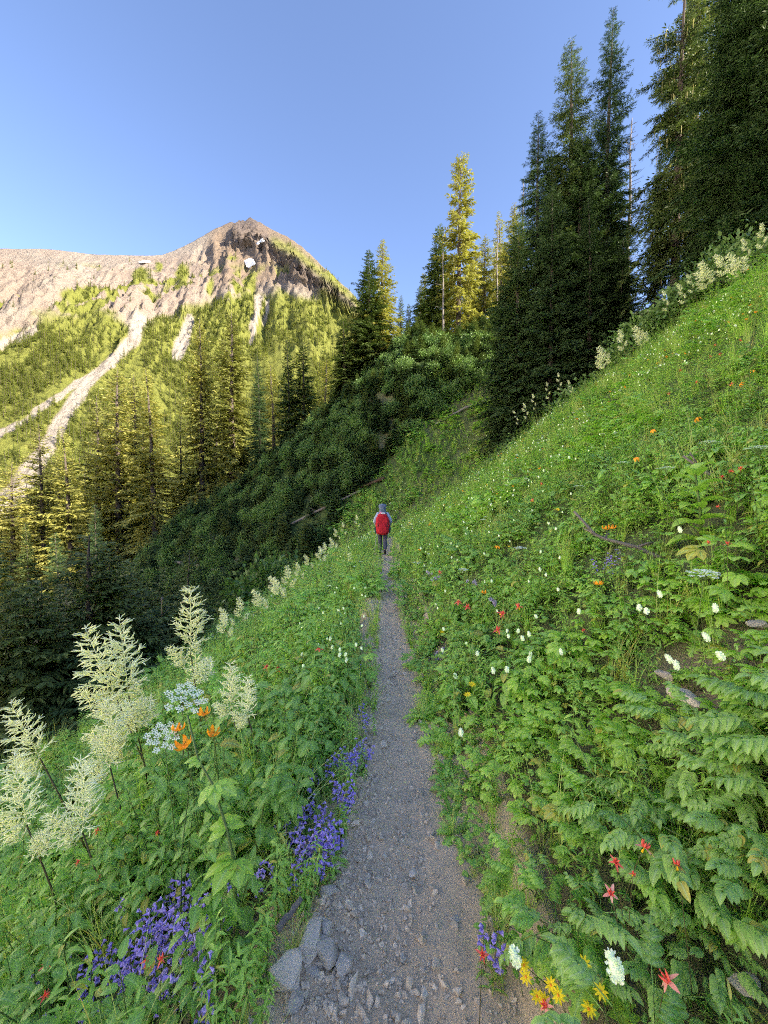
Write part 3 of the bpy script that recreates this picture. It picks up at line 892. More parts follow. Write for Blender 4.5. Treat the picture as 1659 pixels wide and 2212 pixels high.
# ------------------------------------------------------------------ scattering of what cannot be counted
def scatter(name, protos, P, idx, rot, scl, label, kind='stuff'):
    """one object: every point carries an instance of one of the shapes"""
    coll = bpy.data.collections.new(name + '_shapes')
    for i, me in enumerate(protos):
        coll.objects.link(bpy.data.objects.new('%s_shape_%03d' % (name, i), me))
    me = bpy.data.meshes.new(name)
    P = np.asarray(P, np.float32)
    me.vertices.add(len(P)); me.vertices.foreach_set('co', P.ravel())
    a = me.attributes.new('idx', 'INT', 'POINT'); a.data.foreach_set('value', np.asarray(idx, np.int32))
    a = me.attributes.new('rot', 'FLOAT_VECTOR', 'POINT'); a.data.foreach_set('vector', np.asarray(rot, np.float32).ravel())
    scl = np.asarray(scl, np.float32)
    if scl.ndim == 1: scl = np.repeat(scl[:, None], 3, 1)
    a = me.attributes.new('scl', 'FLOAT_VECTOR', 'POINT'); a.data.foreach_set('vector', scl.ravel())
    for m in {m for p in protos for m in p.materials}: me.materials.append(m)
    o = link(name, me)
    tag(o, label, None, None, kind)
    ng = bpy.data.node_groups.new(name + '_nodes', 'GeometryNodeTree')
    ng.interface.new_socket('Geometry', in_out='INPUT', socket_type='NodeSocketGeometry')
    ng.interface.new_socket('Geometry', in_out='OUTPUT', socket_type='NodeSocketGeometry')
    n_in = ng.nodes.new('NodeGroupInput'); n_out = ng.nodes.new('NodeGroupOutput')
    ci = ng.nodes.new('GeometryNodeCollectionInfo')
    ci.inputs['Collection'].default_value = coll
    ci.inputs['Separate Children'].default_value = True
    ci.inputs['Reset Children'].default_value = True
    iop = ng.nodes.new('GeometryNodeInstanceOnPoints')
    iop.inputs['Pick Instance'].default_value = True
    def named(nm, t):
        q = ng.nodes.new('GeometryNodeInputNamedAttribute'); q.data_type = t; q.inputs['Name'].default_value = nm
        return q.outputs['Attribute']
    L = ng.links
    L.new(n_in.outputs[0], iop.inputs['Points']); L.new(ci.outputs[0], iop.inputs['Instance'])
    L.new(named('idx', 'INT'), iop.inputs['Instance Index'])
    L.new(named('rot', 'FLOAT_VECTOR'), iop.inputs['Rotation'])
    L.new(named('scl', 'FLOAT_VECTOR'), iop.inputs['Scale'])
    L.new(iop.outputs[0], n_out.inputs[0])
    md = o.modifiers.new('scatter', 'NODES'); md.node_group = ng
    return o

def shrub(seed, r, h, n, leaf=.10, mat='shrub_leaf'):
    g = np.random.default_rng(seed)
    mb = MB()
    nc = 26
    cl = g.normal(0, 1, (nc, 3)); cl /= np.linalg.norm(cl, axis=1)[:, None]
    cl[:, 2] = np.abs(cl[:, 2])
    cl = cl * g.uniform(.55, 1, nc)[:, None] * np.array([r, r, h * .8]) + [0, 0, h * .15]
    w = g.integers(0, nc, n)
    P = cl[w] + g.normal(0, 1, (n, 3)) * np.array([r * .2, r * .2, h * .15])
    P[:, 2] = np.abs(P[:, 2])
    D = P / (np.linalg.norm(P, axis=1)[:, None] + 1e-6) * .7 + g.normal(0, .6, (n, 3)); D /= np.linalg.norm(D, axis=1)[:, None]
    W = np.cross(D, g.normal(0, 1, (n, 3))); W /= np.linalg.norm(W, axis=1)[:, None]
    L = leaf * g.uniform(.6, 1.3, n)
    V = np.stack([P, P + D * (L * .5)[:, None] + W * (L * .32)[:, None], P + D * L[:, None], P + D * (L * .5)[:, None] - W * (L * .32)[:, None]], 1).reshape(-1, 3)
    mb.add(V, np.arange(n * 4).reshape(-1, 4), None, 0, lv=np.repeat(g.random(n), 4))
    st = MB()
    for i in range(nc):
        c = cl[i]
        st.tube([(c[0] * .1, c[1] * .1, 0), (c[0] * .55, c[1] * .55, c[2] * .6), tuple(c)], [.025, .018, .006], 3, cap=False)
    return mb.mesh('foliage', [MAT[mat]]), st.mesh('stems', [MAT['bark']], True)
SHRUB = [shrub(1, 1.0, 1.2, 2600, .13), shrub(2, 1.0, 1.0, 2600, .11), shrub(3, 1.0, 1.5, 3000, .12)]
def plant_shrub(i, x, y, s, label, sz=None, group=None):
    o = thing('leafy_shrub', label, 'shrub', (x, y, hz(x, y) - .1), group, rnd.uniform(0, 6), (s, s, sz or s))
    link('foliage', SHRUB[i][0], None, o); tag(link('stems', SHRUB[i][1], None, o), kind='stuff')
    return o
def shrub_px(i, px, py, Y, s, label, sz=None):
    p = at(px, py, Y)
    return plant_shrub(i, p.x, Y, s, label, sz)
shrub_px(0, 575, 1240, 21, 2.2, 'round leafy shrub beside the fallen log below the trail', 2.3)
shrub_px(1, 640, 1200, 23, 1.7, 'low leafy shrub right of the round shrub below the trail')
shrub_px(2, 1283, 720, 27, 2.6, 'leafy shrub at the foot of the middle dark clump', 2.2)
shrub_px(0, 1235, 770, 28, 2.2, 'low leafy shrub left of the clump-foot shrub')
shrub_px(1, 1455, 590, 22.5, 2.3, 'leafy shrub under the mossy trunks', 2.0)
shrub_px(2, 1405, 640, 23, 1.9, 'smaller leafy shrub left of the one under the mossy trunks')
shrub_px(0, 1540, 540, 20, 1.9, 'leafy shrub above the plumes at the right skyline')
shrub_px(0, 1320, 715, 25.5, 1.8, 'leafy shrub right of the clump-foot shrub')
shrub_px(1, 1365, 680, 24.5, 1.7, 'leafy shrub in the gap between the dark clumps')
shrub_px(0, 1500, 575, 21, 1.6, 'low leafy shrub below the short dark fir')
shrub_px(2, 1590, 500, 18.5, 1.7, 'leafy shrub under the corner fir')
shrub_px(1, 1640, 470, 17, 1.6, 'leafy shrub at the right edge of the skyline')
shrub_px(2, 1080, 880, 33, 1.8, 'leafy shrub left of the low dark firs')
shrub_px(2, 1130, 840, 31, 2.2, 'leafy shrub at the left foot of the dark firs')
shrub_px(1, 1190, 810, 29, 1.8, 'leafy shrub in front of the low dark firs')

P = np.array([(x, y, z) for x, y, z, k, h in rest])
keys = ['young', 'young_b', 'young_c']
protos = [TREE[k]['crown'] for k in keys] + [SHRUB[0][0], SHRUB[2][0]]
idx = np.array([keys.index(k) for *_, k, h in rest])
sc = np.array([h / TREE[k]['H'] for *_, k, h in rest])
g = np.random.default_rng(5)
sc3 = np.stack([sc * g.uniform(1, 1.6, len(sc)), sc * g.uniform(1, 1.6, len(sc)), sc], -1)
sh = g.random(len(sc)) < .24
idx[sh] = g.integers(3, 5, sh.sum()); sc3[sh] = g.uniform(.7, 1.5, sh.sum())[:, None]
scatter('thicket', protos, P, idx, np.stack([np.zeros(len(P)), np.zeros(len(P)), g.uniform(0, 6.28, len(P))], -1), sc3, 'dense thicket of small firs and shrubs on the shaded spur')

# forest on the mountain's foot
FAR = []
for sd, Hh, Rw in ((31, 14, 2.4), (32, 14, 2.0), (33, 12, 2.6)):
    t, c, l = conifer(sd, Hh, Rw, .02, 130, 2.4, .95, .3, width=.42, slen=1.4)
    c.add_mb(t.arrays(), Matrix.Identity(4), 1)
    FAR.append(c.mesh('far_tree', [MAT['far_needles'], MAT['bark']]))
def far_points():
    g = np.random.default_rng(12)
    out = []
    tri = 0
    ii = g.integers(0, MX.shape[0] - 26, 150000); jj = g.integers(1, MX.shape[1] - 1, 150000)
    dens = green[ii, jj] ** 1.5 * np.where(mpy[ii, jj] < 640, .35, 1) 
    area = (MY[ii, jj] / 500) ** 1.1                       # the fan-shaped grid is sparser far off
    clump = sstep(.35, .6, fbm(MX[ii, jj] * .02, MY[ii, jj] * .02, 3, 77))
    keep = g.random(150000) < dens * area * (.15 + .85 * clump) * .38
    keep |= (g.random(150000) < .006) & (mpy[ii, jj] > 565) & (mpx[ii, jj] < 600) & (chute[ii, jj] < .3)
    keep &= (mpx[ii, jj] > -250) & (mpx[ii, jj] < 1250) & (MCLIFF[ii, jj] < .6)
    ii, jj = ii[keep], jj[keep]
    j = g.normal(0, 1.5, (len(ii), 2))
    P = np.stack([MX[ii, jj], MY[ii, jj], MZ[ii, jj] - .6], -1)
    return P, g
FP, g = far_points()
# more trees in the valley between the spur and the mountain
vx = g.uniform(-230, 40, 1100); vy = g.uniform(105, 215, 1100)
vz = np.maximum(height(vx, vy), -200)
ok = (vx / vy > -1.5) & (vx / vy < .25)
VP = np.stack([vx, vy, vz - .5], -1)[ok]
vpx, vpy, vf = project(VP)
VP = VP[(seg_dist(vpx, vpy, chutes[0]) > 1.3)]
FP = np.concatenate([FP[FP[:, 1] > 150], VP])
fH = g.uniform(5, 13, len(FP)) * np.where(FP[:, 1] < 230, 1.2, 1.0)
fH[(FP[:, 1] > 480)] *= .8
size = fH / FP[:, 1]
fpx, fpy, ff = project(FP)
inview = (fpx > 0) & (fpx < 800) & (fpy > 560) & (fpy < 1030)
near = np.argsort(-(size * inview))[:290]
isnear = np.zeros(len(FP), bool); isnear[near] = True
kinds = g.integers(0, 3, len(FP))
FAR_LM = [(40, 800, 'at the left edge above the thin pale chute'), (40, 960, 'at the left edge below the thin pale chute'), (140, 760, 'left of the big chute, upper part'), (120, 830, 'left of the big chute, lower part'), (230, 830, 'right of the big chute, lower part'), (300, 780, 'right of the big chute, upper part'),
          (360, 760, 'above the dark valley fir'), (390, 840, 'left of the tall golden pair'), (460, 760, 'between the tall golden pair'), (545, 740, 'right of the tall golden pair'), (600, 700, 'under the right cliff band'), (690, 740, 'beside the twin firs of the crest'), (640, 820, 'behind the dark crest pair'), (520, 850, 'low behind the dark slender fir'), (330, 900, 'low behind the golden firs by the chute'), (180, 920, 'low in front of the chute')]
for i in near:
    o = link('far_fir', FAR[kinds[i]])
    h = fH[i] / (12 if kinds[i] == 2 else 14)
    o.location = FP[i]; o.rotation_euler = (0, 0, g.uniform(0, 6)); o.scale = (h * 1.1, h * 1.1, h)
    tag(o, '%s sunlit fir on the mountain, %s' % ('tall' if fH[i] > 13 else 'small', nearest_word(FP[i], FAR_LM)), 'tree', 'firs on the mountain foot')
sel = ~isnear
n = sel.sum()
s = fH[sel] / 13.5
scatter('far_forest', FAR, FP[sel], kinds[sel], np.stack([np.zeros(n), np.zeros(n), g.uniform(0, 6.28, n)], -1),
        np.stack([s * 1.1, s * 1.1, s], -1), 'forest of firs covering the lower mountain')
print('far trees', len(FP), 'thicket', len(rest))
# ------------------------------------------------------------------ leaves
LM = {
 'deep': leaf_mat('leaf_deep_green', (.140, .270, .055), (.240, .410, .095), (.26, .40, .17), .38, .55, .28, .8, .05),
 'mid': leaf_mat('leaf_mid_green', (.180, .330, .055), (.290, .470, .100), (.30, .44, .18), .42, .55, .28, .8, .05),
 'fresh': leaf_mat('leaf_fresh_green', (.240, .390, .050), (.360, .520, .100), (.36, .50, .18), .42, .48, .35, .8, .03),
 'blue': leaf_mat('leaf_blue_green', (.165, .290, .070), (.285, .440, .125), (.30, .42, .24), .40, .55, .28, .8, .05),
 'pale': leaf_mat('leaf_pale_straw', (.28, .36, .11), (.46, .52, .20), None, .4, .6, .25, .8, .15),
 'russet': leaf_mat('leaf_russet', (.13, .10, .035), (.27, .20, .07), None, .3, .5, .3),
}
MAT['stem'] = leaf_mat('green_stem', (.075, .130, .035), (.17, .25, .07), None, .1, .5, .3)
MAT['dark_stem'] = leaf_mat('brown_stem', (.07, .06, .03), (.13, .12, .05), None, .1, .6, .3)

def leaf_arrays(L, wfun, n=6, fold=.25, curl=.35, tip=.0, stalk=.0, wave=0.0, seed=0):
    """blade lies along +Y, folded along its midrib and arching down"""
    t = np.linspace(0, 1, n + 1)
    th = curl * t
    y = stalk + L * np.concatenate([[0], np.cumsum(np.cos((th[1:] + th[:-1]) * 1.0) * np.diff(t))])
    z = -L * np.concatenate([[0], np.cumsum(np.sin((th[1:] + th[:-1]) * 1.0) * np.diff(t))])
    w = np.array([wfun(a) for a in t]) * L
    wv = wave * np.sin(np.arange(n + 1) * 2.1 + seed) * w
    V = []; rib = []
    for i in range(n + 1):
        V += [(-w[i], y[i], z[i] + fold * w[i] + wv[i]), (0, y[i], z[i]), (w[i], y[i], z[i] + fold * w[i] - wv[i])]
        rib += [0, 1, 0]
    Q = []
    for i in range(n):
        a = i * 3
        Q += [(a, a + 1, a + 4, a + 3), (a + 1, a + 2, a + 5, a + 4)]
    mb = MB().add(V, Q, None, 0, rib=np.array(rib), lv=.5)
    if stalk > 0:
        mb.tube([(0, 0, 0), (0, stalk * .6, .01), (0, stalk, 0)], [.0018, .0015, .0012], 3, cap=False)
    return mb.arrays()

w_lance = lambda t: .115 * math.sin(math.pi * min(1, t ** .8 * .97 + .03)) ** .9 + .002
w_narrow = lambda t: .075 * math.sin(math.pi * min(1, t ** .75 * .97 + .03)) ** .85 + .002
w_ovate = lambda t: .27 * math.sin(math.pi * t ** .72) ** .8 + .003 if t < 1 else .002
w_round = lambda t: .44 * math.sin(math.pi * t ** .8) ** .55 + .003 if t < 1 else .02
def toothed(base, k, amp):
    return lambda t: base(t) * (1 - amp * ((t * k) % 1.0))
def lobed(base, k, amp):
    return lambda t: base(t) * (1 - amp * (0.5 + .5 * math.cos(2 * math.pi * t * k)))
w_dandelion = lobed(lambda t: .20 * math.sin(math.pi * min(1, t ** 1.25 * .95 + .05)) ** .7 + .012, 7, .68)
w_big = lambda t: .30 * math.sin(math.pi * t ** .8) ** .75 + .003 if t < 1 else .002

def compound(L, pairs, lw, lf, seed=1):
    mb = MB(); g = random.Random(seed)
    mb.tube([(0, 0, 0), (0, L * .5, L * .06), (0, L, 0)], [.0022, .0018, .001], 3, cap=False)
    for i in range(pairs):
        t = .35 + .6 * i / pairs
        for s in (-1, 1):
            M = Matrix.Translation((0, L * t, L * .06 * math.sin(math.pi * t))) @ Matrix.Rotation(-s * R(58 - 14 * t + g.uniform(-8, 8)), 4, 'Z') @ Matrix.Rotation(R(g.uniform(-12, 10)), 4, 'X') @ Matrix.Scale(.82 + .3 * math.sin(math.pi * t), 4)
            mb.add_mb(lf, M, None, .35 + .4 * g.random())
    mb.add_mb(lf, Matrix.Translation((0, L * .95, 0)) @ Matrix.Scale(1.15, 4), None, .6)
    return mb.arrays()

def palmate(L, nl, seed=2):
    """broad leaf cut into pointed toothed lobes"""
    mb = MB()
    for i in range(nl):
        a = (i - (nl - 1) / 2) * R(46)
        s = 1.0 - .12 * abs(i - (nl - 1) / 2)
        lf = leaf_arrays(L * s, toothed(lambda t: .30 * math.sin(math.pi * t ** .85) ** .7 + .004 if t < 1 else .004, 4, .3), 8, .12, .35)
        mb.add_mb(lf, Matrix.Translation((0, 0, .002 * i)) @ Matrix.Rotation(-a, 4, 'Z'))
    return mb.arrays()

LEAF = {}
def leaf_kind(key, arrays, mat):
    V, Q, T, A, mq, mt = arrays
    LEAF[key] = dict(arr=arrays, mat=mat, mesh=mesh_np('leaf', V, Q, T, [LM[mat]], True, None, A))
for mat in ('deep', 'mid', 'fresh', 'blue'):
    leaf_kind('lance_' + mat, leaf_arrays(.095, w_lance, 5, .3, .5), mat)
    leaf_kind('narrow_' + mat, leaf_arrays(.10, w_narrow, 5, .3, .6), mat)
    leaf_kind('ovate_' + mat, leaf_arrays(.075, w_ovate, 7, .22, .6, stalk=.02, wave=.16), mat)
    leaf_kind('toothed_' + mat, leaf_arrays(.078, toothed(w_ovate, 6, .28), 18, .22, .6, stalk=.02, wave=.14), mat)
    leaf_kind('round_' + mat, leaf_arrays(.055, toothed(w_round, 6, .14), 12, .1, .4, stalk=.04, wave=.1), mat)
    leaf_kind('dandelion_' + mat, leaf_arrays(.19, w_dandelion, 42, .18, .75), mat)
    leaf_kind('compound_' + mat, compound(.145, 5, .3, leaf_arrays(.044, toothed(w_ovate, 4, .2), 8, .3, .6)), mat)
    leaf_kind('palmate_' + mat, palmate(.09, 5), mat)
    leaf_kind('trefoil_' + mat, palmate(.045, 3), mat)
leaf_kind('russet', leaf_arrays(.05, w_ovate, 5, .2, .4), 'russet')
# pleated leaf of the corn lily
def pleated(L):
    n, m = 14, 12
    t = np.linspace(0, 1, n + 1); V = []; rib = []
    for a in t:
        w = .36 * L * math.sin(math.pi * min(1, a ** .85 * .98 + .02)) ** .8 + .002
        th = 1.15 * a
        y = L * math.sin(th) / 1.15; z = -L * (1 - math.cos(th)) / 1.15
        for j in range(m + 1):
            s = (j / m - .5) * 2
            V.append((w * s, y, z + .45 * w * s * s + (.05 * w if j % 2 else -.05 * w))); rib.append(.82 if j % 2 else .0)
    idx = np.arange((n + 1) * (m + 1)).reshape(n + 1, m + 1)
    Q = np.stack([idx[:-1, :-1], idx[:-1, 1:], idx[1:, 1:], idx[1:, :-1]], -1).reshape(-1, 4)
    return MB().add(V, Q, None, 0, rib=np.array(rib), lv=.6).arrays()
leaf_kind('pleated', pleated(.30), 'fresh')

def M_leaf(p, yaw, pitch, roll=0, s=1.0):
    return Matrix.Translation(p) @ Matrix.Rotation(yaw, 4, 'Z') @ Matrix.Rotation(pitch, 4, 'X') @ Matrix.Rotation(roll, 4, 'Y') @ Matrix.Scale(s, 4)

# plants as recipes: a stem and leaves with their places
def stalk_plant(g, h, key, nleaf, start=.12, s0=1.0, s1=.55, pitch0=-.15, pitch1=.75, lean=.14, r=.0028, whorl=1):
    st = MB()
    a = g.uniform(0, 6.28); lx, ly = math.cos(a) * lean * h, math.sin(a) * lean * h
    P = lambda t: Vector((lx * t * t, ly * t * t, h * t))
    st.tube([P(0), P(.35), P(.7), P(1)], [r * 1.3, r, r * .8, r * .4], 4, cap=False)
    lv = []
    k = 0
    for i in range(nleaf):
        t = start + (1 - start) * (i + .5 * g.random()) / nleaf
        for wv in range(whorl):
            yaw = k * 2.4 + wv * 6.283 / whorl + g.uniform(-.3, .3)
            lv.append((key, M_leaf(P(t), yaw, pitch0 + (pitch1 - pitch0) * t + g.uniform(-.25, .25), g.uniform(-.3, .3), (s0 + (s1 - s0) * t) * g.uniform(.8, 1.15))))
        k += 1
    lv.append((key, M_leaf(P(1), g.uniform(0, 6), 1.1, 0, s1)))
    return st, lv

def rosette(g, key, n, h, s=1.0, pitch=(.2, 1.1), stalks=True):
    st = MB(); lv = []
    for i in range(n):
        yaw = i * 2.4 + g.uniform(-.4, .4)
        hh = h * g.uniform(.35, 1.0)
        rr = h * g.uniform(.1, .55)
        p = Vector((-math.sin(yaw) * rr, math.cos(yaw) * rr, hh)) if stalks else Vector((-math.sin(yaw) * .01, math.cos(yaw) * .01, .01))
        if stalks:
            st.tube([(0, 0, 0), (p.x * .5, p.y * .5, p.z * .7), tuple(p)], [.0025, .002, .0015], 3, cap=False)
        lv.append((key, M_leaf(p, yaw, (g.uniform(-.25, .45) if stalks else g.uniform(*pitch)), g.uniform(-.25, .25), s * g.uniform(.75, 1.2))))
    return st, lv

RECIPE = {
 'willowherb': lambda g, m: stalk_plant(g, g.uniform(.34, .55), 'lance_' + m, 32, .1, .85, .5, -.25, .45),
 'narrow': lambda g, m: stalk_plant(g, g.uniform(.30, .5), 'narrow_' + m, 30, .08, .85, .5, -.1, .55),
 'toothed': lambda g, m: stalk_plant(g, g.uniform(.3, .5), 'toothed_' + m, 10, .2, 1.05, .7, -.3, .3, .2, whorl=2),
 'ovate': lambda g, m: rosette(g, 'ovate_' + m, 18, g.uniform(.2, .34), 1.15),
 'round': lambda g, m: rosette(g, 'round_' + m, 22, g.uniform(.13, .24), 1.1),
 'dandelion': lambda g, m: rosette(g, 'dandelion_' + m, 11, .2, 1.0, (.35, 1.15), False),
 'compound': lambda g, m: rosette(g, 'compound_' + m, 12, g.uniform(.2, .38), 1.0),
 'palmate': lambda g, m: rosette(g, 'palmate_' + m, 10, g.uniform(.25, .4), 1.0),
 'trefoil': lambda g, m: rosette(g, 'trefoil_' + m, 26, g.uniform(.16, .28), 1.0),
}
PLANT_WORDS = {'willowherb': 'upright plant with many narrow leaves', 'narrow': 'slender plant with very narrow leaves', 'toothed': 'plant with paired toothed leaves',
               'ovate': 'tuft of broad oval leaves', 'round': 'low cushion of rounded leaves', 'dandelion': 'rosette of jagged lobed leaves',
               'compound': 'plant with feather-divided leaves', 'palmate': 'plant with large cut lobed leaves', 'trefoil': 'low plant with three-lobed leaves'}
def baked(st, lv, g):
    """one mesh of stem and leaves: materials 0 = leaf, 1 = stem"""
    mb = MB()
    for key, M in lv:
        mb.add_mb(LEAF[key]['arr'], M, 0, g.random())
    if st.n: mb.add_mb(st.arrays(), Matrix.Identity(4), 1)
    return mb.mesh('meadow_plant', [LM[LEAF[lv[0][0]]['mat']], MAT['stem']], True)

def grass_tuft(g, n, h, mat):
    mb = MB()
    for i in range(n):
        yaw = g.uniform(0, 6.28); l = h * g.uniform(.5, 1.1); ln = g.uniform(.1, .75); w = .0028
        b = Vector((g.gauss(0, .02), g.gauss(0, .02), 0)); d = Vector((math.cos(yaw), math.sin(yaw), 0)); sd = Vector((-d.y, d.x, 0))
        V = []
        for t in (0, .33, .66, 1):
            p = b + d * (l * ln * t * t) + Vector((0, 0, l * t * (1 - .35 * ln * t)))
            ww = w * (1 - t * .9)
            V += [tuple(p - sd * ww), tuple(p + sd * ww)]
        mb.add(V, [(0, 1, 3, 2), (2, 3, 5, 4), (4, 5, 7, 6)], None, 0, lv=g.random())
    return mb.mesh('grass_tuft', [LM[mat]], True)

# ------------------------------------------------------------------ where plants grow
PROTO = []; PROTO_KEY = {}
def proto(kind, mat, n=2):
    gg = random.Random(hash((len(kind), len(mat))) & 255 if False else len(PROTO) + 11)
    ids = []
    for i in range(n):
        st, lv = RECIPE[kind](gg, mat)
        ids.append(len(PROTO)); PROTO.append(baked(st, lv, gg))
    PROTO_KEY[(kind, mat)] = ids
for kind, mats in (('willowherb', ('deep', 'mid', 'fresh')), ('narrow', ('fresh', 'mid')), ('toothed', ('deep', 'mid')), ('ovate', ('deep', 'mid')),
                   ('round', ('mid', 'fresh')), ('dandelion', ('mid', 'fresh')), ('compound', ('deep', 'mid', 'blue')), ('palmate', ('mid', 'fresh')), ('trefoil', ('mid', 'fresh'))):
    for m in mats: proto(kind, m)
gg = random.Random(3)
PROTO_KEY[('grass', 'mid')] = [len(PROTO), len(PROTO) + 1]; PROTO += [grass_tuft(gg, 34, .46, 'pale'), grass_tuft(gg, 30, .40, 'fresh')]

KEEP_OUT = []     # (x, y, r, scale): places where the growth stays low
def clear_at(px, py, r, lift, sc):
    p = march(px, py, lift); KEEP_OUT.append((p.x, p.y - .03, r, sc))
for px, py, r, lift, sc in [(300, 2030, .16, .2, .45), (380, 1960, .16, .2, .45), (200, 2100, .16, .2, .45), (440, 1930, .12, .2, .45), (340, 2110, .14, .2, .45), (700, 1700, .10, .15, .5), (660, 1780, .12, .15, .5), (720, 1640, .10, .15, .5), (560, 1860, .10, .2, .55),
                            (1180, 2150, .10, .15, .45), (1260, 2150, .10, .15, .5), (1340, 2150, .08, .2, .5), (1480, 1500, .14, .05, .6), (1640, 1390, .12, .05, .6), (1600, 2130, .13, .12, .35), (1390, 1900, .10, .2, .6),
                            (1440, 2140, .09, .2, .55), (1320, 1210, .2, .1, .4), (1515, 1165, .22, .1, .4)]:
    clear_at(px, py, r, lift, sc)
def half_width(y, side):
    if side > 0: return np.interp(y, [0, 1.2, 2.2, 4, 7, 12, 30], [.35, .29, .16, .11, .10, .12, .16])
    return np.interp(y, [0, 1.2, 1.5, 2.2, 4, 7, 12, 30], [.40, .38, .29, .20, .17, .13, .12, .14])

def meadow_points():
    g = np.random.default_rng(77)
    X = []; Y = []
    for (d0, d1, dens) in ((.5, 2.4, 150), (2.4, 5, 95), (5, 10, 38), (10, 20, 20), (20, 50, 11)):
        n = int(dens * (2 * d1) * d1)
        x = g.uniform(-d1, d1, n); y = g.uniform(.35, d1, n)
        d = np.hypot(x, y)
        ok = (d >= d0) & (d < d1) & (np.abs(x) < 1.35 * y + .6)
        X.append(x[ok]); Y.append(y[ok])
    X = np.concatenate(X); Y = np.concatenate(Y)
    u = X - trail_x(Y)
    e = (fbm(Y * 2.2, np.sign(u) * 3 + Y * 0, 3, 19) - .5) * .16
    side = np.where(u > 0, 1, -1)
    hwv = np.where(u > 0, half_width(Y, 1), half_width(Y, -1)) + e * np.clip(Y * .4, .5, 1)
    out = np.abs(u) - hwv
    low = np.interp(Y, [0, 9, 16, 24, 31, 38, 46, 60], [-6.8, -7.8, -9.5, -13.0, -14.0, -10.5, 3, 14])
    hi_ = np.interp(Y, [0, 16, 24, 30, 40, 48], [26, 23, 20, 19, 17, 15])
    ok = ((out > .03) | (Y > 26)) & (X > low) & (X < hi_)
    ok &= Y < 50
    X, Y, u, out = X[ok], Y[ok], u[ok], out[ok]
    return X, Y, u, out, g
PX, PY, PU, POUT, g = meadow_points()
PZ = height(PX, PY)
nP = len(PX)
clumpn = fbm(PX * .9, PY * .9, 3, 44); clump2 = fbm(PX * .45 + 30, PY * .45, 3, 45); clump3 = fbm(PX * 1.4, PY * 1.4 + 11, 2, 46)
kind_of = []
for i in range(nP):
    x, y, u, o = PX[i], PY[i], PU[i], POUT[i]
    c, c2, c3, r = clumpn[i], clump2[i], clump3[i], g.random()
    if u > 0:
        if y > 7:
            k = ('narrow', 'fresh') if c2 < .44 else ('willowherb', 'fresh') if c2 < .58 else ('palmate', 'fresh') if c < .46 else ('willowherb', 'mid')
            if r < .22: k = (('narrow', 'mid'), ('compound', 'mid'), ('round', 'fresh'))[int(r * 13.6) % 3]
            if r > .84: k = ('grass', 'mid')
        elif o < .18 and y < 3.2:
            k = ('dandelion', 'fresh') if c3 > .5 else ('dandelion', 'mid') if c3 > .42 else ('grass', 'mid') if r < .4 else ('round', 'mid')
        else:
            if y < 2.6: k = ('compound', 'blue') if c < .41 else ('compound', 'mid') if c < .48 else ('narrow', 'mid') if c < .51 else ('willowherb', 'mid') if c2 < .5 else ('palmate', 'fresh') if r < .5 else ('dandelion', 'mid')
            else: k = ('trefoil', 'fresh') if c < .42 else ('round', 'mid') if c < .5 else ('compound', 'deep') if c2 < .47 else ('willowherb', 'mid') if c2 < .56 else ('ovate', 'mid')
            if r > .54: k = ('grass', 'mid') if r < .60 else ('willowherb', 'fresh') if r > .9 else ('narrow', 'fresh') if r > .82 else ('dandelion', 'fresh') if r > .74 else ('trefoil', 'mid') if r > .66 else ('willowherb', 'deep')
    else:
        if y > 6:
            k = ('narrow', 'mid') if c < .45 else ('willowherb', 'mid') if c < .55 else ('compound', 'mid')
            if r < .2: k = ('trefoil', 'mid')
            if r > .72: k = ('grass', 'mid') if r < .84 else ('narrow', 'fresh')
        elif o < .22:
            k = ('grass', 'mid') if (y > 2.2 and r < .75) else ('round', 'mid') if c3 < .5 else ('willowherb', 'mid')
        else:
            k = ('toothed', 'deep') if c < .47 else ('ovate', 'deep') if c < .53 else ('toothed', 'mid') if c2 < .5 else ('palmate', 'mid') if r < .35 else ('ovate', 'mid')
            if r > .80: k = ('willowherb', 'mid') if r > .9 else ('grass', 'mid')
    if r < .07 or (o < .12 and r < .3): k = ('grass', 'mid')
    kind_of.append(k)
dist = np.hypot(PX, PY)
scl = g.uniform(.75, 1.25, nP) * np.interp(dist, [0, 2, 5, 10, 20, 45], [.80, .85, .95, 1.05, 1.3, 1.8])
scl *= .62 + .76 * clump3 + .5 * np.clip(fbm(PX * 2.6, PY * 2.6, 2, 48) - .5, -.5, 1)
edge = np.where(PY > 26, 1.0, np.clip(POUT / .35, 0, 1))
scl *= .5 + .5 * edge
for fx, fy, fr, fs in KEEP_OUT:
    dd = np.hypot(PX - fx, PY - fy)
    scl *= np.where(dd < fr, fs, np.where(dd < fr * 1.4, fs + (1 - fs) * (dd - fr) / (fr * .4), 1.0))
scl *= np.where(PU < 0, 1.12, 1.0) * np.where((PY > 5), np.interp(PY, [5, 9], [1.0, 1.3]) * g.uniform(.75, 1.25, nP), 1.0)
rx = g.normal(0, .10, nP); ry = g.normal(-.14, .10, nP)          # the slope makes them hang towards the valley
rz = g.uniform(0, 6.28, nP)
idx = np.array([PROTO_KEY[k][g.integers(0, 2)] for k in kind_of])
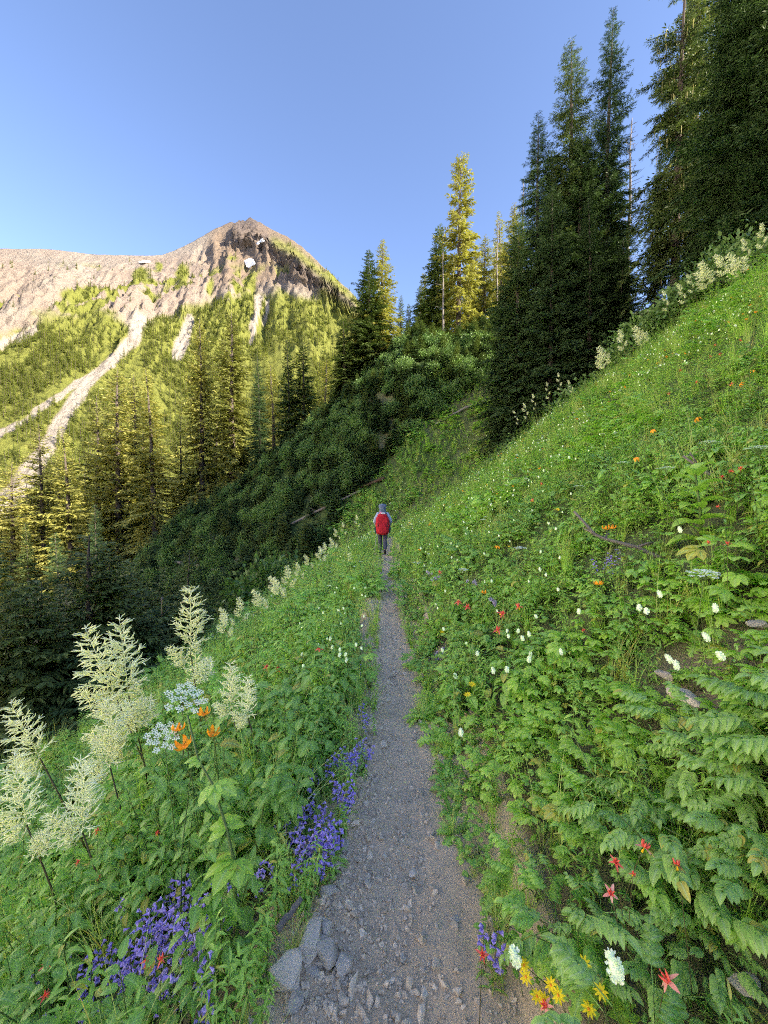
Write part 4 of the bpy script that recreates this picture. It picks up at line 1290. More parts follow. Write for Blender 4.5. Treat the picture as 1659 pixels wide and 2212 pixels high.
# the nearest plants are individuals with their own leaves
ppx, ppy, pf = project(np.stack([PX, PY, PZ + .2], -1))
vis = (ppx > -60) & (ppx < 1720) & (ppy > 1100) & (ppy < 2330)
isleafy = np.array([k[0] != 'grass' for k in kind_of])
score = np.where(vis & isleafy, scl / np.maximum(pf, .3), 0)
N_IND = 125
ind = np.argsort(-score)[:N_IND]
keep = np.ones(nP, bool); keep[ind] = False
COLOURWORD = {'deep': 'dark green', 'mid': 'green', 'fresh': 'bright yellow-green', 'blue': 'bluish green'}
def build_plant(name, st, lv, M, label, category, group, stem_mat='stem'):
    o = bpy.data.objects.new(name, None); COL.objects.link(o); o.matrix_world = M
    o.empty_display_size = .05
    tag(o, label, category, group)
    if st.n: link('stem', st.mesh('stem', [MAT[stem_mat]], True), None, o)
    for key, m in lv:
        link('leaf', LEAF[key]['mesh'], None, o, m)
    return o
LANDMARKS = [(110, 2120, 'in the bottom left corner'), (300, 2150, 'below the big violet patch'), (330, 1960, 'around the big violet patch'), (480, 2080, 'between violet patch and trail'), (560, 2180, 'at the bottom edge left of the trail'),
             (60, 1980, 'above the corner columbines'), (200, 1850, 'below the broad plume at left'), (60, 1800, 'at the left edge under the broad plume'), (330, 1750, 'left of the thick hairy stem'), (560, 1720, 'right of the thick hairy stem'), (650, 1620, 'behind the violet trail-edge patch'),
             (420, 1640, 'under the orange lilies'), (640, 1950, 'beside the leaning slab'), (1100, 1800, 'by the bare right bank'), (1120, 1980, 'above the yellow daisies'), (1250, 2180, 'under the big white bistort head'), (1400, 2180, 'below the pink-red columbine'),
             (1400, 1990, 'below the trio of columbines'), (1350, 1780, 'above the trio of columbines'), (1550, 1900, 'right of the trio of columbines'), (1600, 2080, 'beside the dark lichened rock'), (1580, 1720, 'at the right edge below the bare hollow'), (1450, 1620, 'just below the bare hollow'), (1200, 1640, 'on the low bank right of the trail'), (1640, 2190, 'in the bottom right corner')]
def landmark(px, py):
    return min(LANDMARKS, key=lambda l: math.hypot(l[0] - px, l[1] - py))[2]
pr = random.Random(8)
for i in ind:
    k, m = kind_of[i]
    st, lv = RECIPE[k](pr, m)
    M = Matrix.Translation((PX[i], PY[i], PZ[i] - .01)) @ Euler((rx[i], ry[i], rz[i])).to_matrix().to_4x4() @ Matrix.Scale(float(scl[i]), 4)
    where = landmark(ppx[i], ppy[i])
    build_plant('leafy_plant', st, lv, M, '%s %s, %s' % (COLOURWORD[m], PLANT_WORDS[k], where), 'plant', 'nearest leafy plants beside the trail')
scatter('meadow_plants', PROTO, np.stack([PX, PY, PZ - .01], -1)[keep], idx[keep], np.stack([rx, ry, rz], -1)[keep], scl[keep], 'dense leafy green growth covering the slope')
print('meadow', nP)
# ------------------------------------------------------------------ flowers
def petal_mat(name, a, b, trans=.35, rough=.5):
    return leaf_mat(name, a, b, None, trans, rough, .25)
FM = {'cream': petal_mat('cream_floret', (.86, .84, .60), (.95, .94, .78), .2, .9), 'white': petal_mat('white_petal', (.74, .77, .74), (.88, .90, .88), .3, .7),
      'red': petal_mat('red_petal', (.66, .07, .06), (.84, .22, .17)), 'pink': petal_mat('pink_petal', (.72, .22, .20), (.86, .48, .44)),
      'orange': petal_mat('orange_petal', (.78, .25, .015), (.90, .42, .03)), 'yellow': petal_mat('yellow_petal', (.82, .56, .01), (.92, .72, .03)),
      'violet': petal_mat('violet_petal', (.24, .17, .72), (.46, .38, .94), .3), 'mauve': petal_mat('mauve_petal', (.28, .24, .42), (.46, .44, .58)),
      'brown': petal_mat('brown_anther', (.10, .035, .02), (.16, .07, .03))}

def plume_mesh(seed, h, w, mat='cream', n=34):
    """feathery plume: side sprays of little curved fingers"""
    g = random.Random(seed); mb = MB()
    mb.tube([(0, 0, 0), (0, 0, h * .5), (0, 0, h)], [.004, .003, .0015], 4, lv=.1)
    for i in range(n):
        t = (i + g.random()) / n
        z = h * (.04 + .95 * t)
        L = w * (1 - t) ** .8 * (.55 + .45 * min(1, t * 5)) * g.uniform(.45, 1.25) + .03
        yaw = i * 2.4 + g.uniform(-.3, .3)
        d = Vector((math.cos(yaw), math.sin(yaw), g.uniform(.25, .7))).normalized()
        nf = max(3, int(L / .0115))
        for j in range(nf):
            s = (j + .4) / nf
            p = Vector((0, 0, z)) + d * (L * s)
            a = g.choice((-1, 1)) * g.uniform(.4, 1.1)
            dd = ((Matrix.Rotation(a, 3, 'Z') @ d) + Vector((0, 0, g.uniform(-.5, .35)))).normalized()
            l2 = g.uniform(.038, .075) * (1.15 - .4 * s)
            dr = g.uniform(-.35, .35)
            q = p + dd * l2 * .6 + Vector((0, 0, l2 * dr * .3)); e = p + dd * l2 + Vector((g.uniform(-.2, .2) * l2, g.uniform(-.2, .2) * l2, l2 * dr))
            mb.tube([p, q, e], [.0022, .0042, .0018], 4, cap=False, lv=g.random())
        e = Vector((0, 0, z)) + d * L
        mb.tube([Vector((0, 0, z)), Vector((0, 0, z)).lerp(e, .6), e + d * .03 + Vector((0, 0, .012))], [.0020, .0042, .0018], 4, cap=False, lv=g.random())
    return mb.mesh('plume', [FM[mat]], True)
PLUME = [plume_mesh(s, .52, .15) for s in (1, 2)] + [plume_mesh(3, .36, .11), plume_mesh(4, .30, .10, 'cream', 24)]
PLUME_SMALL = [plume_mesh(5, .42, .12, 'cream', 30), plume_mesh(6, .42, .14, 'cream', 26)]

def head_bistort(seed, r=.0085, h=.036, n=70):
    g = np.random.default_rng(seed)
    th = g.uniform(0, 6.28, n); c = g.uniform(-1, 1, n)
    s = np.sqrt(1 - c * c)
    P = np.stack([np.cos(th) * s * r, np.sin(th) * s * r, c * h / 2 + h / 2], -1)
    D = np.stack([np.cos(th) * s, np.sin(th) * s, c * .4 + .25], -1); D /= np.linalg.norm(D, axis=1)[:, None]
    W = np.cross(D, g.normal(0, 1, (n, 3))); W /= np.linalg.norm(W, axis=1)[:, None]
    l = r * .75
    V = np.stack([P - D * l * .3, P + D * l * .4 + W * l * .55, P + D * l, P + D * l * .4 - W * l * .55], 1).reshape(-1, 3)
    mb = MB().add(V, np.arange(n * 4).reshape(-1, 4), None, 0, lv=np.repeat(g.random(n), 4))
    mb.tube([(0, 0, 0), (0, 0, h * .2), (0, 0, h * .6), (0, 0, h * 1.0)], [r * .3, r * .9, r * .95, r * .35], 6, lv=.8)
    return mb.mesh('flower_head', [FM['white']])
BIST = [head_bistort(1), head_bistort(2, .0095, .030)]

def umbel_mesh(seed, r=.07, rays=16, cup=.25):
    g = random.Random(seed); mb = MB()
    for i in range(rays):
        a = i * 2.4; rr = r * math.sqrt((i + .5) / rays)
        tip = Vector((math.cos(a) * rr, math.sin(a) * rr, .05 - cup * rr * rr / r))
        mb.tube([(0, 0, 0), tip * .6 + Vector((0, 0, .006)), tip], [.0013, .001, .0008], 3, 1, cap=False)
        for k in range(12):
            b = k * 2.4; q = tip + Vector((math.cos(b), math.sin(b), 0)) * (.0042 * math.sqrt(k + .5)) + Vector((0, 0, g.uniform(0, .004)))
            s = .0042; t0 = g.uniform(0, 1.5)
            V = [tuple(q + Vector((math.cos(t0 + m * 1.571) * s, math.sin(t0 + m * 1.571) * s, g.uniform(-.001, .002)))) for m in range(4)]
            mb.add(V, [(0, 1, 2, 3)], None, 0, lv=g.random())
    return mb.mesh('umbel', [FM['white'], MAT['stem']])
UMB = [umbel_mesh(1), umbel_mesh(2, .05, 12), umbel_mesh(3, .035, 9)]

def one_petal(L, W, curl, mat, n=5, tipw=.05, fold=.2):
    V, Q, T, A, a, b = leaf_arrays(L, lambda t: W / L * .5 * math.sin(math.pi * min(1, t ** .8 * (1 - tipw) + tipw * .5)) ** .8 + .01, n, fold, curl)
    return mesh_np('petal', V, Q, T, [FM[mat]], True, None, A)
PET = {'red': one_petal(.036, .010, .1, 'red'), 'pink': one_petal(.038, .012, .1, 'pink'), 'lily': one_petal(.048, .017, 1.35, 'orange', 8), 'ray': one_petal(.022, .008, .25, 'yellow'),
       'blade': one_petal(.014, .008, .2, 'yellow')}
def spur_mesh():
    mb = MB()
    mb.tube([(0, .002, 0), (0, .007, .008), (0, .010, .016), (0, .010, .021)], [.0045, .0032, .0014, .0018], 5)
    return mb.mesh('spur', [FM['red']], True)
SPUR = spur_mesh()
def stamens(mat='yellow', n=10, L=.02, spread=.25):
    g = random.Random(n); mb = MB()
    for i in range(n):
        a = i * 2.4; d = Vector((math.cos(a) * spread * g.random(), math.sin(a) * spread * g.random(), -1)).normalized()
        mb.tube([(0, 0, 0), tuple(d * L)], [.0006, .0012], 3)
    return mb.mesh('stamens', [FM[mat]])
STAM = stamens(); STAM_LILY = stamens('brown', 6, .035, .9)
def disk_mesh(r, mat):
    mb = MB(); g = random.Random(2)
    V = [(0, 0, .004)] + [(math.cos(k * .785) * r, math.sin(k * .785) * r, .001) for k in range(8)]
    mb.add(V, None, [(0, k + 1, (k + 1) % 8 + 1) for k in range(8)], 0, lv=.2)
    return mb.mesh('disk', [FM[mat]])
DISK = disk_mesh(.005, 'orange')

def bell_mesh():
    """violet funnel flower with a five-lobed lip"""
    mb = MB(); n = 8; V = []
    prof = [(0, .0014), (.006, .0030), (.014, .0048), (.019, .0062)]
    for y, r in prof:
        for k in range(n):
            a = 2 * math.pi * k / n
            V.append((math.cos(a) * r, y, math.sin(a) * r * .85))
    for k in range(n):
        a = 2 * math.pi * k / n; r = .0105 if k % 2 == 0 else .0075
        V.append((math.cos(a) * r, .0215, math.sin(a) * r * .9 - .001))
    Q = [(i * n + k, i * n + (k + 1) % n, (i + 1) * n + (k + 1) % n, (i + 1) * n + k) for i in range(4) for k in range(n)]
    mb.add(V, Q, None, 0, lv=np.repeat(np.array([.1, .3, .5, .8, 1.0]), n))
    return mb.mesh('flower', [FM['violet']], True)
BELL = bell_mesh()

def stem_between(a, b, r, sag=.0, sides=4, mat='stem'):
    a = Vector(a); b = Vector(b); mid = a.lerp(b, .5) + Vector((0, 0, sag))
    mb = MB(); mb.tube([a, a.lerp(mid, .5) + Vector((0, 0, sag * .4)), mid, mid.lerp(b, .5) + Vector((0, 0, sag * .4)), b], [r * 1.3, r * 1.1, r, r * .9, r * .7], sides)
    return mb.mesh('stem', [MAT[mat]], True)

def root_at(P, up=(.08, .1)):
    """a foot on the ground for a flower whose head is at P"""
    x = P.x + rnd.uniform(-up[0], up[0]) + .04; y = P.y + rnd.uniform(-up[1], up[1])
    return Vector((x, y, hz(x, y) - .01))

def flower_thing(name, label, category, group, head, r=.0018, mat='stem', sag=0.0, foot=None):
    f = foot or root_at(head)
    o = thing(name, label, category, f, group)
    link('stem', stem_between((0, 0, 0), head - f, r, sag, 4, mat), None, o)
    return o, head - f

def head_of(px, py, lift, Y=None):
    return at(px, py, Y) if Y else march(px, py, lift)

def columbine(px, py, label, lift=.42, s=1.0, pale=False, face=None, Y=None, group='columbines', detail=True):
    P = head_of(px, py, lift, Y)
    o, h = flower_thing('columbine', label, 'flower', group, P, .0013, 'dark_stem', .03)
    fl = bpy.data.objects.new('flower', None); COL.objects.link(fl); fl.parent = o
    tilt = Euler((rnd.uniform(-.5, .7), rnd.uniform(-.6, .6), rnd.uniform(0, 6))).to_matrix().to_4x4()
    fl.matrix_local = Matrix.Translation(h) @ tilt @ Matrix.Scale(s * .62, 4)
    key = 'pink' if pale else 'red'
    for k in range(5):
        link('petal', PET[key], None, fl, Matrix.Rotation(k * 1.2566 + rnd.uniform(-.2, .2), 4, 'Z') @ Matrix.Rotation(R(rnd.uniform(-30, 12)), 4, 'X') @ Matrix.Scale(rnd.uniform(.8, 1.15), 4))
        link('spur', SPUR, None, fl, Matrix.Rotation(k * 1.2566 + .628, 4, 'Z') @ Matrix.Translation((0, .004, .002)))
    link('stamens', STAM, None, fl)
    return o

def simple_mesh_columbine():
    mb = MB()
    def grab(me):
        co = np.array([v.co[:] for v in me.vertices]); q = [tuple(p.vertices) for p in me.polygons if len(p.vertices) == 4]; t = [tuple(p.vertices) for p in me.polygons if len(p.vertices) == 3]
        return co, np.array(q, int).reshape(-1, 4), np.array(t, int).reshape(-1, 3), {'rib': np.zeros(len(co)), 'lv': np.full(len(co), .5)}, np.zeros(len(q), int), np.zeros(len(t), int)
    for k in range(5):
        mb.add_mb(grab(PET['red']), Matrix.Rotation(k * 1.2566, 4, 'Z') @ Matrix.Rotation(R(-18), 4, 'X'), 0)
        mb.add_mb(grab(SPUR), Matrix.Rotation(k * 1.2566 + .628, 4, 'Z'), 0)
    mb.add_mb(grab(STAM), Matrix.Identity(4), 1)
    ml = MB()
    for k in range(6): ml.add_mb(grab(PET['lily']), Matrix.Translation((0, 0, .0)) @ Matrix.Rotation(k * 1.047, 4, 'Z') @ Matrix.Rotation(R(35), 4, 'X'), 0)
    my = MB()
    for k in range(9): my.add_mb(grab(PET['ray']), Matrix.Rotation(k * .698, 4, 'Z') @ Matrix.Translation((0, .004, 0)) @ Matrix.Rotation(R(12), 4, 'X'), 0)
    return mb.mesh('flower', [FM['red'], FM['yellow']], True), ml.mesh('flower', [FM['orange']], True), my.mesh('flower', [FM['yellow']], True)
F_RED, F_ORANGE, F_YELLOW = simple_mesh_columbine()

def lily(px, py, label, lift=.7, s=1.0, Y=None):
    P = head_of(px, py, lift, Y)
    f = root_at(P)
    o = thing('tiger_lily', label, 'flower', f, 'orange lilies')
    h = P - f
    top = h + Vector((.02, .02, .05))
    mb = MB(); mb.tube([(0, 0, 0), tuple(h * .5), tuple(h * .9 + Vector((.03, .02, .02))), tuple(top), tuple(h)], [.003, .0025, .002, .0015, .0015], 4)
    link('stem', mb.mesh('stem', [MAT['stem']], True), None, o)
    fl = bpy.data.objects.new('flower', None); COL.objects.link(fl); fl.parent = o
    fl.matrix_local = Matrix.Translation(h) @ Euler((rnd.uniform(-.3, .3) + math.pi, rnd.uniform(-.3, .3), rnd.uniform(0, 6))).to_matrix().to_4x4() @ Matrix.Scale(s, 4)
    for k in range(6):
        link('petal', PET['lily'], None, fl, Matrix.Rotation(k * 1.047, 4, 'Z') @ Matrix.Rotation(R(38), 4, 'X'))
    link('stamens', STAM_LILY, None, fl, Matrix.Rotation(math.pi, 4, 'X'))
    return o

def arnica(px, py, label, lift=.3, s=1.0, Y=None):
    P = head_of(px, py, lift, Y)
    o, h = flower_thing('yellow_daisy', label, 'flower', 'yellow daisies at the trail edge', P, .0014)
    fl = bpy.data.objects.new('flower', None); COL.objects.link(fl); fl.parent = o
    to_cam = (EYE - P).normalized(); 
    nrm = (Vector((0, 0, 1)) * .6 + to_cam * .6 + Vector((rnd.uniform(-.5, .5), rnd.uniform(-.5, .5), 0))).normalized()
    fl.matrix_local = Matrix.Translation(h) @ nrm.to_track_quat('Z', 'Y').to_matrix().to_4x4() @ Matrix.Scale(s * .72, 4)
    for k in range(9):
        link('petal', PET['ray'], None, fl, Matrix.Rotation(k * .698 + rnd.uniform(-.1, .1), 4, 'Z') @ Matrix.Translation((0, .004, 0)) @ Matrix.Rotation(R(rnd.uniform(0, 25)), 4, 'X'))
    link('disk', DISK, None, fl)
    return o

def bistort(px, py, label, lift=.45, s=1.0, Y=None, group='white bistort flowers'):
    P = head_of(px, py, lift, Y)
    o, h = flower_thing('bistort', label, 'flower', group, P, .0011)
    link('flower_head', rnd.choice(BIST), None, o, Matrix.Translation(h) @ Euler((rnd.uniform(-.7, -.1), rnd.uniform(-.4, .4), 0)).to_matrix().to_4x4() @ Matrix.Scale(s, 4))
    return o

def umbel(px, py, label, lift=.6, s=1.0, Y=None, k=0, tilt=(0, 0), foot=None):
    P = head_of(px, py, lift, Y)
    o, h = flower_thing('white_umbel', label, 'flower', 'white umbels', P, .0022, 'stem', 0, foot)
    link('umbel', UMB[k], None, o, Matrix.Translation(h) @ Euler((tilt[0], tilt[1], rnd.uniform(0, 6))).to_matrix().to_4x4() @ Matrix.Scale(s, 4))
    return o

def goatsbeard(px, top, Y, plumes, label, bottom=None, small=False, leaves=5, s=1.0, lean=(0, 0)):
    """px, top: where the tip of the first plume stands in the picture"""
    tip = at(px, top, Y)
    hp = (.52 if not small else .42) * s
    base_pl = tip - Vector((lean[0] * hp, lean[1] * hp, hp))
    fx, fy = base_pl.x + .08 - lean[0] * .5, base_pl.y + .05
    f = Vector((fx, fy, hz(fx, fy)))
    o = thing('goatsbeard', label, 'plant', f, 'cream plumed goatsbeard')
    mb = MB()
    b = base_pl - f
    mb.tube([(0, 0, 0), tuple(b * .5 + Vector((.02, 0, 0))), tuple(b)], [.006, .005, .004], 5)
    link('stem', mb.mesh('stem', [MAT['dark_stem']], True), None, o)
    for i in range(plumes):
        if i == 0: p = b; q = Vector((lean[0], lean[1], 1)).to_track_quat('Z', 'Y').to_matrix().to_4x4(); sc = s
        else:
            a = i * 2.4 + 1.0
            p = b * (1 - .10 * i) + Vector((math.cos(a) * .05, math.sin(a) * .05, -.01)) * s
            q = Vector((math.cos(a) * .55 + lean[0], math.sin(a) * .4, .8)).to_track_quat('Z', 'Y').to_matrix().to_4x4(); sc = s * rnd.uniform(.55, .85)
        me = PLUME_SMALL[i % 2] if small else PLUME[0 if i == 0 else 1 + i % 3]
        link('plume', me, None, o, Matrix.Translation(p) @ q @ Matrix.Scale(sc, 4))
    for i in range(leaves):
        t = .25 + .6 * i / max(1, leaves)
        a = i * 2.4 + rnd.random()
        link('leaf', LEAF['compound_deep']['mesh'], None, o, M_leaf(b * t, a, rnd.uniform(-.1, .4), 0, 1.15 * s))
    return o

# -- goatsbeard: the large plumes at the left, the row on the right skyline
goatsbeard(412, 1268, 3.0, 4, 'tallest cream plume rising beside the dark firs at left', s=1.0, lean=(.02, 0))
goatsbeard(258, 1338, 2.7, 5, 'big cream plume leaning in the left foreground, right one of two', s=1.05, lean=(-.10, 0))
goatsbeard(178, 1345, 2.65, 5, 'big cream plume leaning far to the left over dark firs', s=1.05, lean=(-.42, 0))
goatsbeard(498, 1432, 2.5, 3, 'small open cream plume right of the tallest plume', s=.6)
goatsbeard(535, 1462, 2.35, 2, 'smallest cream plume above the lilies', s=.5)
goatsbeard(235, 1510, 2.25, 2, 'cream plume low between dark leaves under the leaning pair', s=.8)
goatsbeard(30, 1630, 1.95, 3, 'broad cream plume cut by the left edge', s=.72, lean=(-.15, 0))
goatsbeard(175, 1640, 1.95, 2, 'thin cream plume right of the broad one at the left edge', s=.75)
goatsbeard(15, 1505, 2.2, 2, 'faded drooping plume at the left edge of the picture', s=.7, lean=(-.5, 0))
RIGHT_PL = [(1105, 885, 21), (1130, 870, 20.5), (1180, 825, 19), (1205, 805, 19), (1225, 820, 18), (1150, 850, 19.5), (1290, 745, 17.5), (1335, 712, 16.5), (1365, 700, 16.5),
            (1430, 625, 15.5), (1480, 590, 15), (1510, 560, 15), (1535, 545, 14.5), (1565, 545, 14), (1600, 512, 13.5), (1645, 480, 13), (1460, 610, 15)]
PLW = ['first from the left', 'second from the left', 'beside the lowest gap', 'above the pale flowers', 'leaning over fresh leaves', 'third from the left', 'standing alone at mid slope', 'below the leafy shrub', 'beside the clump-foot shrub',
       'left of the big trio', 'in the big trio, left', 'in the big trio, centre', 'in the big trio, right', 'under the dark corner fir', 'second from the right edge', 'at the right edge', 'just below the big trio']
for (px, py, Y), w in zip(RIGHT_PL, PLW):
    goatsbeard(px, py, Y, 4, 'cream plume on the right skyline, ' + w, small=True, leaves=2, s=rnd.choice((.55, .7, 1.0, 1.5)), lean=(rnd.uniform(-1.0, -.1), rnd.uniform(-.3, .3)))
LEFT_PL = [(578, 1240, 9), (590, 1245, 8.4), (655, 1196, 11), (470, 1308, 7), (480, 1325, 6.4), (700, 1172, 14), (712, 1160, 14.5), (690, 1180, 12), (755, 1195, 11), (720, 1140, 16), (620, 1222, 10), (540, 1268, 8), (515, 1290, 7.4), (740, 1128, 17), (770, 1112, 17.5), (640, 1215, 10.5)]
for i, (px, py, Y) in enumerate(LEFT_PL):
    goatsbeard(px, py, Y, 3, 'small cream plume along the lower meadow edge left of the hiker', small=True, leaves=1, s=rnd.uniform(.45, 1.0), lean=(rnd.uniform(-.8, 0), 0))

# -- red columbines
for a in [(320, 2075, 'red columbine among violet flowers at lower left, left of two', .36, 1.05), (348, 2072, 'red columbine among violet flowers at lower left, right of two', .36, 1.0), (100, 2085, 'upper red columbine in the bottom left corner', .42, 1.1),
          (98, 2150, 'lower red columbine in the bottom left corner', .38, 1.0), (210, 1795, 'orange-red columbine among dark leaves at left', .5, 1.1), (340, 1800, 'red columbine below the big oval leaves', .45, .8),
          (168, 1862, 'small dark red columbine in the left leaves', .45, .8), (212, 1895, 'faded columbine low in the left leaves', .42, .8)]:
    columbine(a[0], a[1], a[2], a[3], a[4])
for a in [(1330, 1862, 'red columbine left of the paler big one at lower right', .38, 1.0, False), (1392, 1830, 'largest pink-red columbine at lower right', .42, 1.3, True), (1462, 1868, 'red columbine right of the largest one', .42, 1.0, False),
          (1320, 1930, 'pale pink columbine below the red ones', .36, 1.0, True), (1442, 2118, 'pink-red columbine near the bottom right', .34, 1.25, True), (1042, 2062, 'red and yellow columbine hanging over the trail edge', .22, 1.0, False),
          (1178, 2172, 'red columbine at the bottom edge under yellow daisies', .24, 1.0, True), (1368, 1888, 'closed red columbine bud below the largest one', .38, .55, False), (1260, 1362, 'single red columbine in the middle of the right slope', .35, .9, False),
          (1580, 1018, 'red columbine left in the group above the corn lily', .5, 1.1, False), (1600, 1012, 'red columbine right in the group above the corn lily', .5, 1.1, False), (1560, 1030, 'lower red columbine above the corn lily', .5, .9, False),
          (1530, 1172, 'red columbine under the corn lily, left', .45, 1.0, False), (1572, 1174, 'red columbine under the corn lily, right', .45, 1.0, False), (1552, 1095, 'orange-red columbine beside the corn lily leaves', .45, .9, False)]:
    columbine(a[0], a[1], a[2], a[3], a[4], a[5])
def far_flower(mesh, name, label, group, px, py, lift, s, stemr=.0012):
    P = march(px, py, lift)
    o, h = flower_thing(name, label, 'flower', group, P, stemr)
    link('flower', mesh, None, o, Matrix.Translation(h) @ Euler((rnd.uniform(-.4, 1.0), rnd.uniform(-.5, .5), rnd.uniform(0, 6))).to_matrix().to_4x4() @ Matrix.Scale(s, 4))
for px, py in [(1545, 745), (1535, 770), (1555, 765), (1470, 800), (1505, 825), (1600, 735), (1445, 850), (1580, 830), (990, 1300), (1010, 1310), (1085, 1325), (1120, 1310), (1075, 1360), (950, 1235), (1150, 1080), (1170, 1045), (575, 1440), (600, 1445), (690, 1400)]:
    far_flower(F_RED, 'columbine', 'small red columbine scattered far up the meadow', 'distant columbines', px, py, .45, 1.35)
# -- orange lilies
lily(440, 1541, 'orange lily highest beside the white umbel', .62, 1.0, 1.75)
lily(385, 1575, 'orange lily left of the lily cluster', .6, 1.0, 1.7)
lily(461, 1583, 'orange lily right of the lily cluster', .6, 1.0, 1.7)
lily(397, 1610, 'largest orange lily, lowest of the four', .6, 1.3, 1.65)
for px, py, w in [(1308, 1142, 'orange lily at mid right slope, left of a touching pair'), (1322, 1140, 'orange lily at mid right slope, right of a touching pair'), (1045, 1280, 'orange lily beside the grey thistle heads'), (1293, 1262, 'orange lily alone under the pair at mid right slope'),
                  (1620, 660, 'orange lily near the right edge, upper of three'), (1632, 675, 'orange lily near the right edge, middle of three'), (1612, 690, 'orange lily near the right edge, lowest of three')]:
    lily(px, py, w, .5, 1.0)
for px, py in [(1640, 640), (1600, 830), (1625, 800), (1410, 930), (1235, 870), (1255, 868), (1505, 905), (1375, 990), (1030, 1020), (1000, 1060), (1060, 1000), (930, 1130), (920, 1165), (1075, 1180), (960, 1090), (1440, 770), (1350, 835)]:
    far_flower(F_ORANGE, 'orange_lily', 'small orange lily scattered over the right slope', 'distant orange lilies', px, py, .45, 1.2)
# -- yellow daisies
for a in [(1160, 2152, 'yellow daisy facing the trail, left of the cluster'), (1190, 2128, 'yellow daisy standing highest in the near cluster'), (1176, 2160, 'yellow daisy low in the near cluster'), (1272, 2180, 'yellow daisy alone at the bottom edge'),
          (1262, 2082, 'yellow daisy half turned, right of the cluster'), (1132, 2085, 'yellow daisy bud beside the white bistort'), (1136, 2110, 'small yellow daisy beside the white bistort'), (1298, 2142, 'yellow daisy half hidden by leaves'), (1206, 2150, 'narrow yellow daisy at the cluster edge')]:
    arnica(a[0], a[1], a[2], .24, 1.0)
for px, py in [(1020, 1478), (1010, 1500), (955, 1365), (1000, 1190), (940, 1010), (1100, 1180), (1175, 1120), (1205, 1100)]:
    far_flower(F_YELLOW, 'yellow_daisy', 'small yellow daisy beside the middle of the trail', 'distant yellow daisies', px, py, .3, 1.0)
# -- white bistort heads
bistort(1336, 2122, 'big white oval bistort head at the bottom right', .32, 1.5)
bistort(1116, 2085, 'white bistort head between the trail and yellow daisies', .24, 1.3)
for a in [(985, 1465, 'white bistort head at the right trail edge'), (1066, 1455, 'white bistort head right of the trail, left of a nodding pair'), (1095, 1452, 'white bistort head right of the trail, right of a nodding pair'), (1142, 1430, 'white bistort head above the low clover leaves'),
          (1380, 1318, 'white bistort in a pair mid right, left'), (1396, 1326, 'white bistort in a pair mid right, right'), (1530, 1385, 'white round head above the bare patch'), (1450, 1432, 'white bistort upper of two beside the bare patch'), (1462, 1446, 'white bistort lower of two beside the bare patch'),
          (1562, 1425, 'white round head in front of the bare patch'), (1545, 1322, 'white round head beside the dead wood'), (1470, 1150, 'white bistort left of the corn lily'), (996, 1590, 'white bistort at the trail edge over pale rock'), (1427, 1290, 'white bistort on the mid right slope')]:
    bistort(a[0], a[1], a[2], .42, 1.0)
gb = random.Random(21)
BIST_LM = [(900, 1090, 'right of the hiker'), (920, 1180, 'on the bank just past the hiker'), (960, 1260, 'around the grey thistle heads'), (960, 1340, 'on the bank above the violet foot'), (1060, 1100, 'on the mid slope right of the hiker'), (1080, 1220, 'above the lily beside the thistles'), (1080, 1330, 'below the lily beside the thistles'), (1180, 1120, 'on the slope left of the touching lilies'), (1200, 1250, 'left of the dead branch'), (1200, 1380, 'around the single red columbine'),
           (660, 1300, 'in the lower meadow left of the trail'), (760, 1300, 'at the left trail edge beyond the violet patch'), (680, 1420, 'left of the distant violet patch'), (750, 1400, 'above the distant violet patch')]
for i in range(95):
    if i < 60:
        px = gb.uniform(880, 1250); py = gb.uniform(1060, 1420)
        if px < 900 + (py - 1100) * .12: continue
    else:
        px = gb.uniform(640, 790); py = gb.uniform(1270, 1450)
        if px > 800 - (py - 1250) * .12: continue
    bistort(px, py, 'small white bistort head ' + nearest_word(at(px, py, 5), BIST_LM), .4, gb.uniform(.6, 1.0), None, 'white bistorts of the meadow')
# -- white umbels
umbel(392, 1524, 'large white umbel beside the orange lilies', .8, 1.25, 1.75, 0, (.35, -.45))
umbel(355, 1600, 'white umbel below and left of the large one', .7, 1.0, 1.7, 0, (.4, -.35))
umbel(1520, 1255, 'white umbel on a long stem at the right edge', .6, .9, None, 0, (.1, .1))
for px, py, w in [(1345, 1010, 'left white umbel high on the right slope'), (1440, 1025, 'white umbel over dark leaves high on the right slope'), (1250, 1060, 'white umbel left on the upper slope'), (1530, 970, 'white umbel above the columbines at right'), (900, 1222, 'white umbel close beside the trail'), (1000, 1240, 'white umbel right of the trail bend'),
                 (1125, 1195, 'white umbel in the middle of the slope'), (1370, 770, 'white umbel high near the skyline'), (1195, 905, 'white umbel left near the skyline'), (1025, 975, 'white umbel on the far slope'), (1640, 985, 'white umbel at the far right edge')]:
    umbel(px, py, w, .55, 1.2, None, 1)
for i in range(40):
    px = gb.uniform(430, 780); py = gb.uniform(1.0, 1.0) * (1255 - (px - 500) * .5) + gb.uniform(5, 130)
    umbel(px, py, 'small white umbel in the lower meadow left of the trail', .45, 1.0, None, 2)

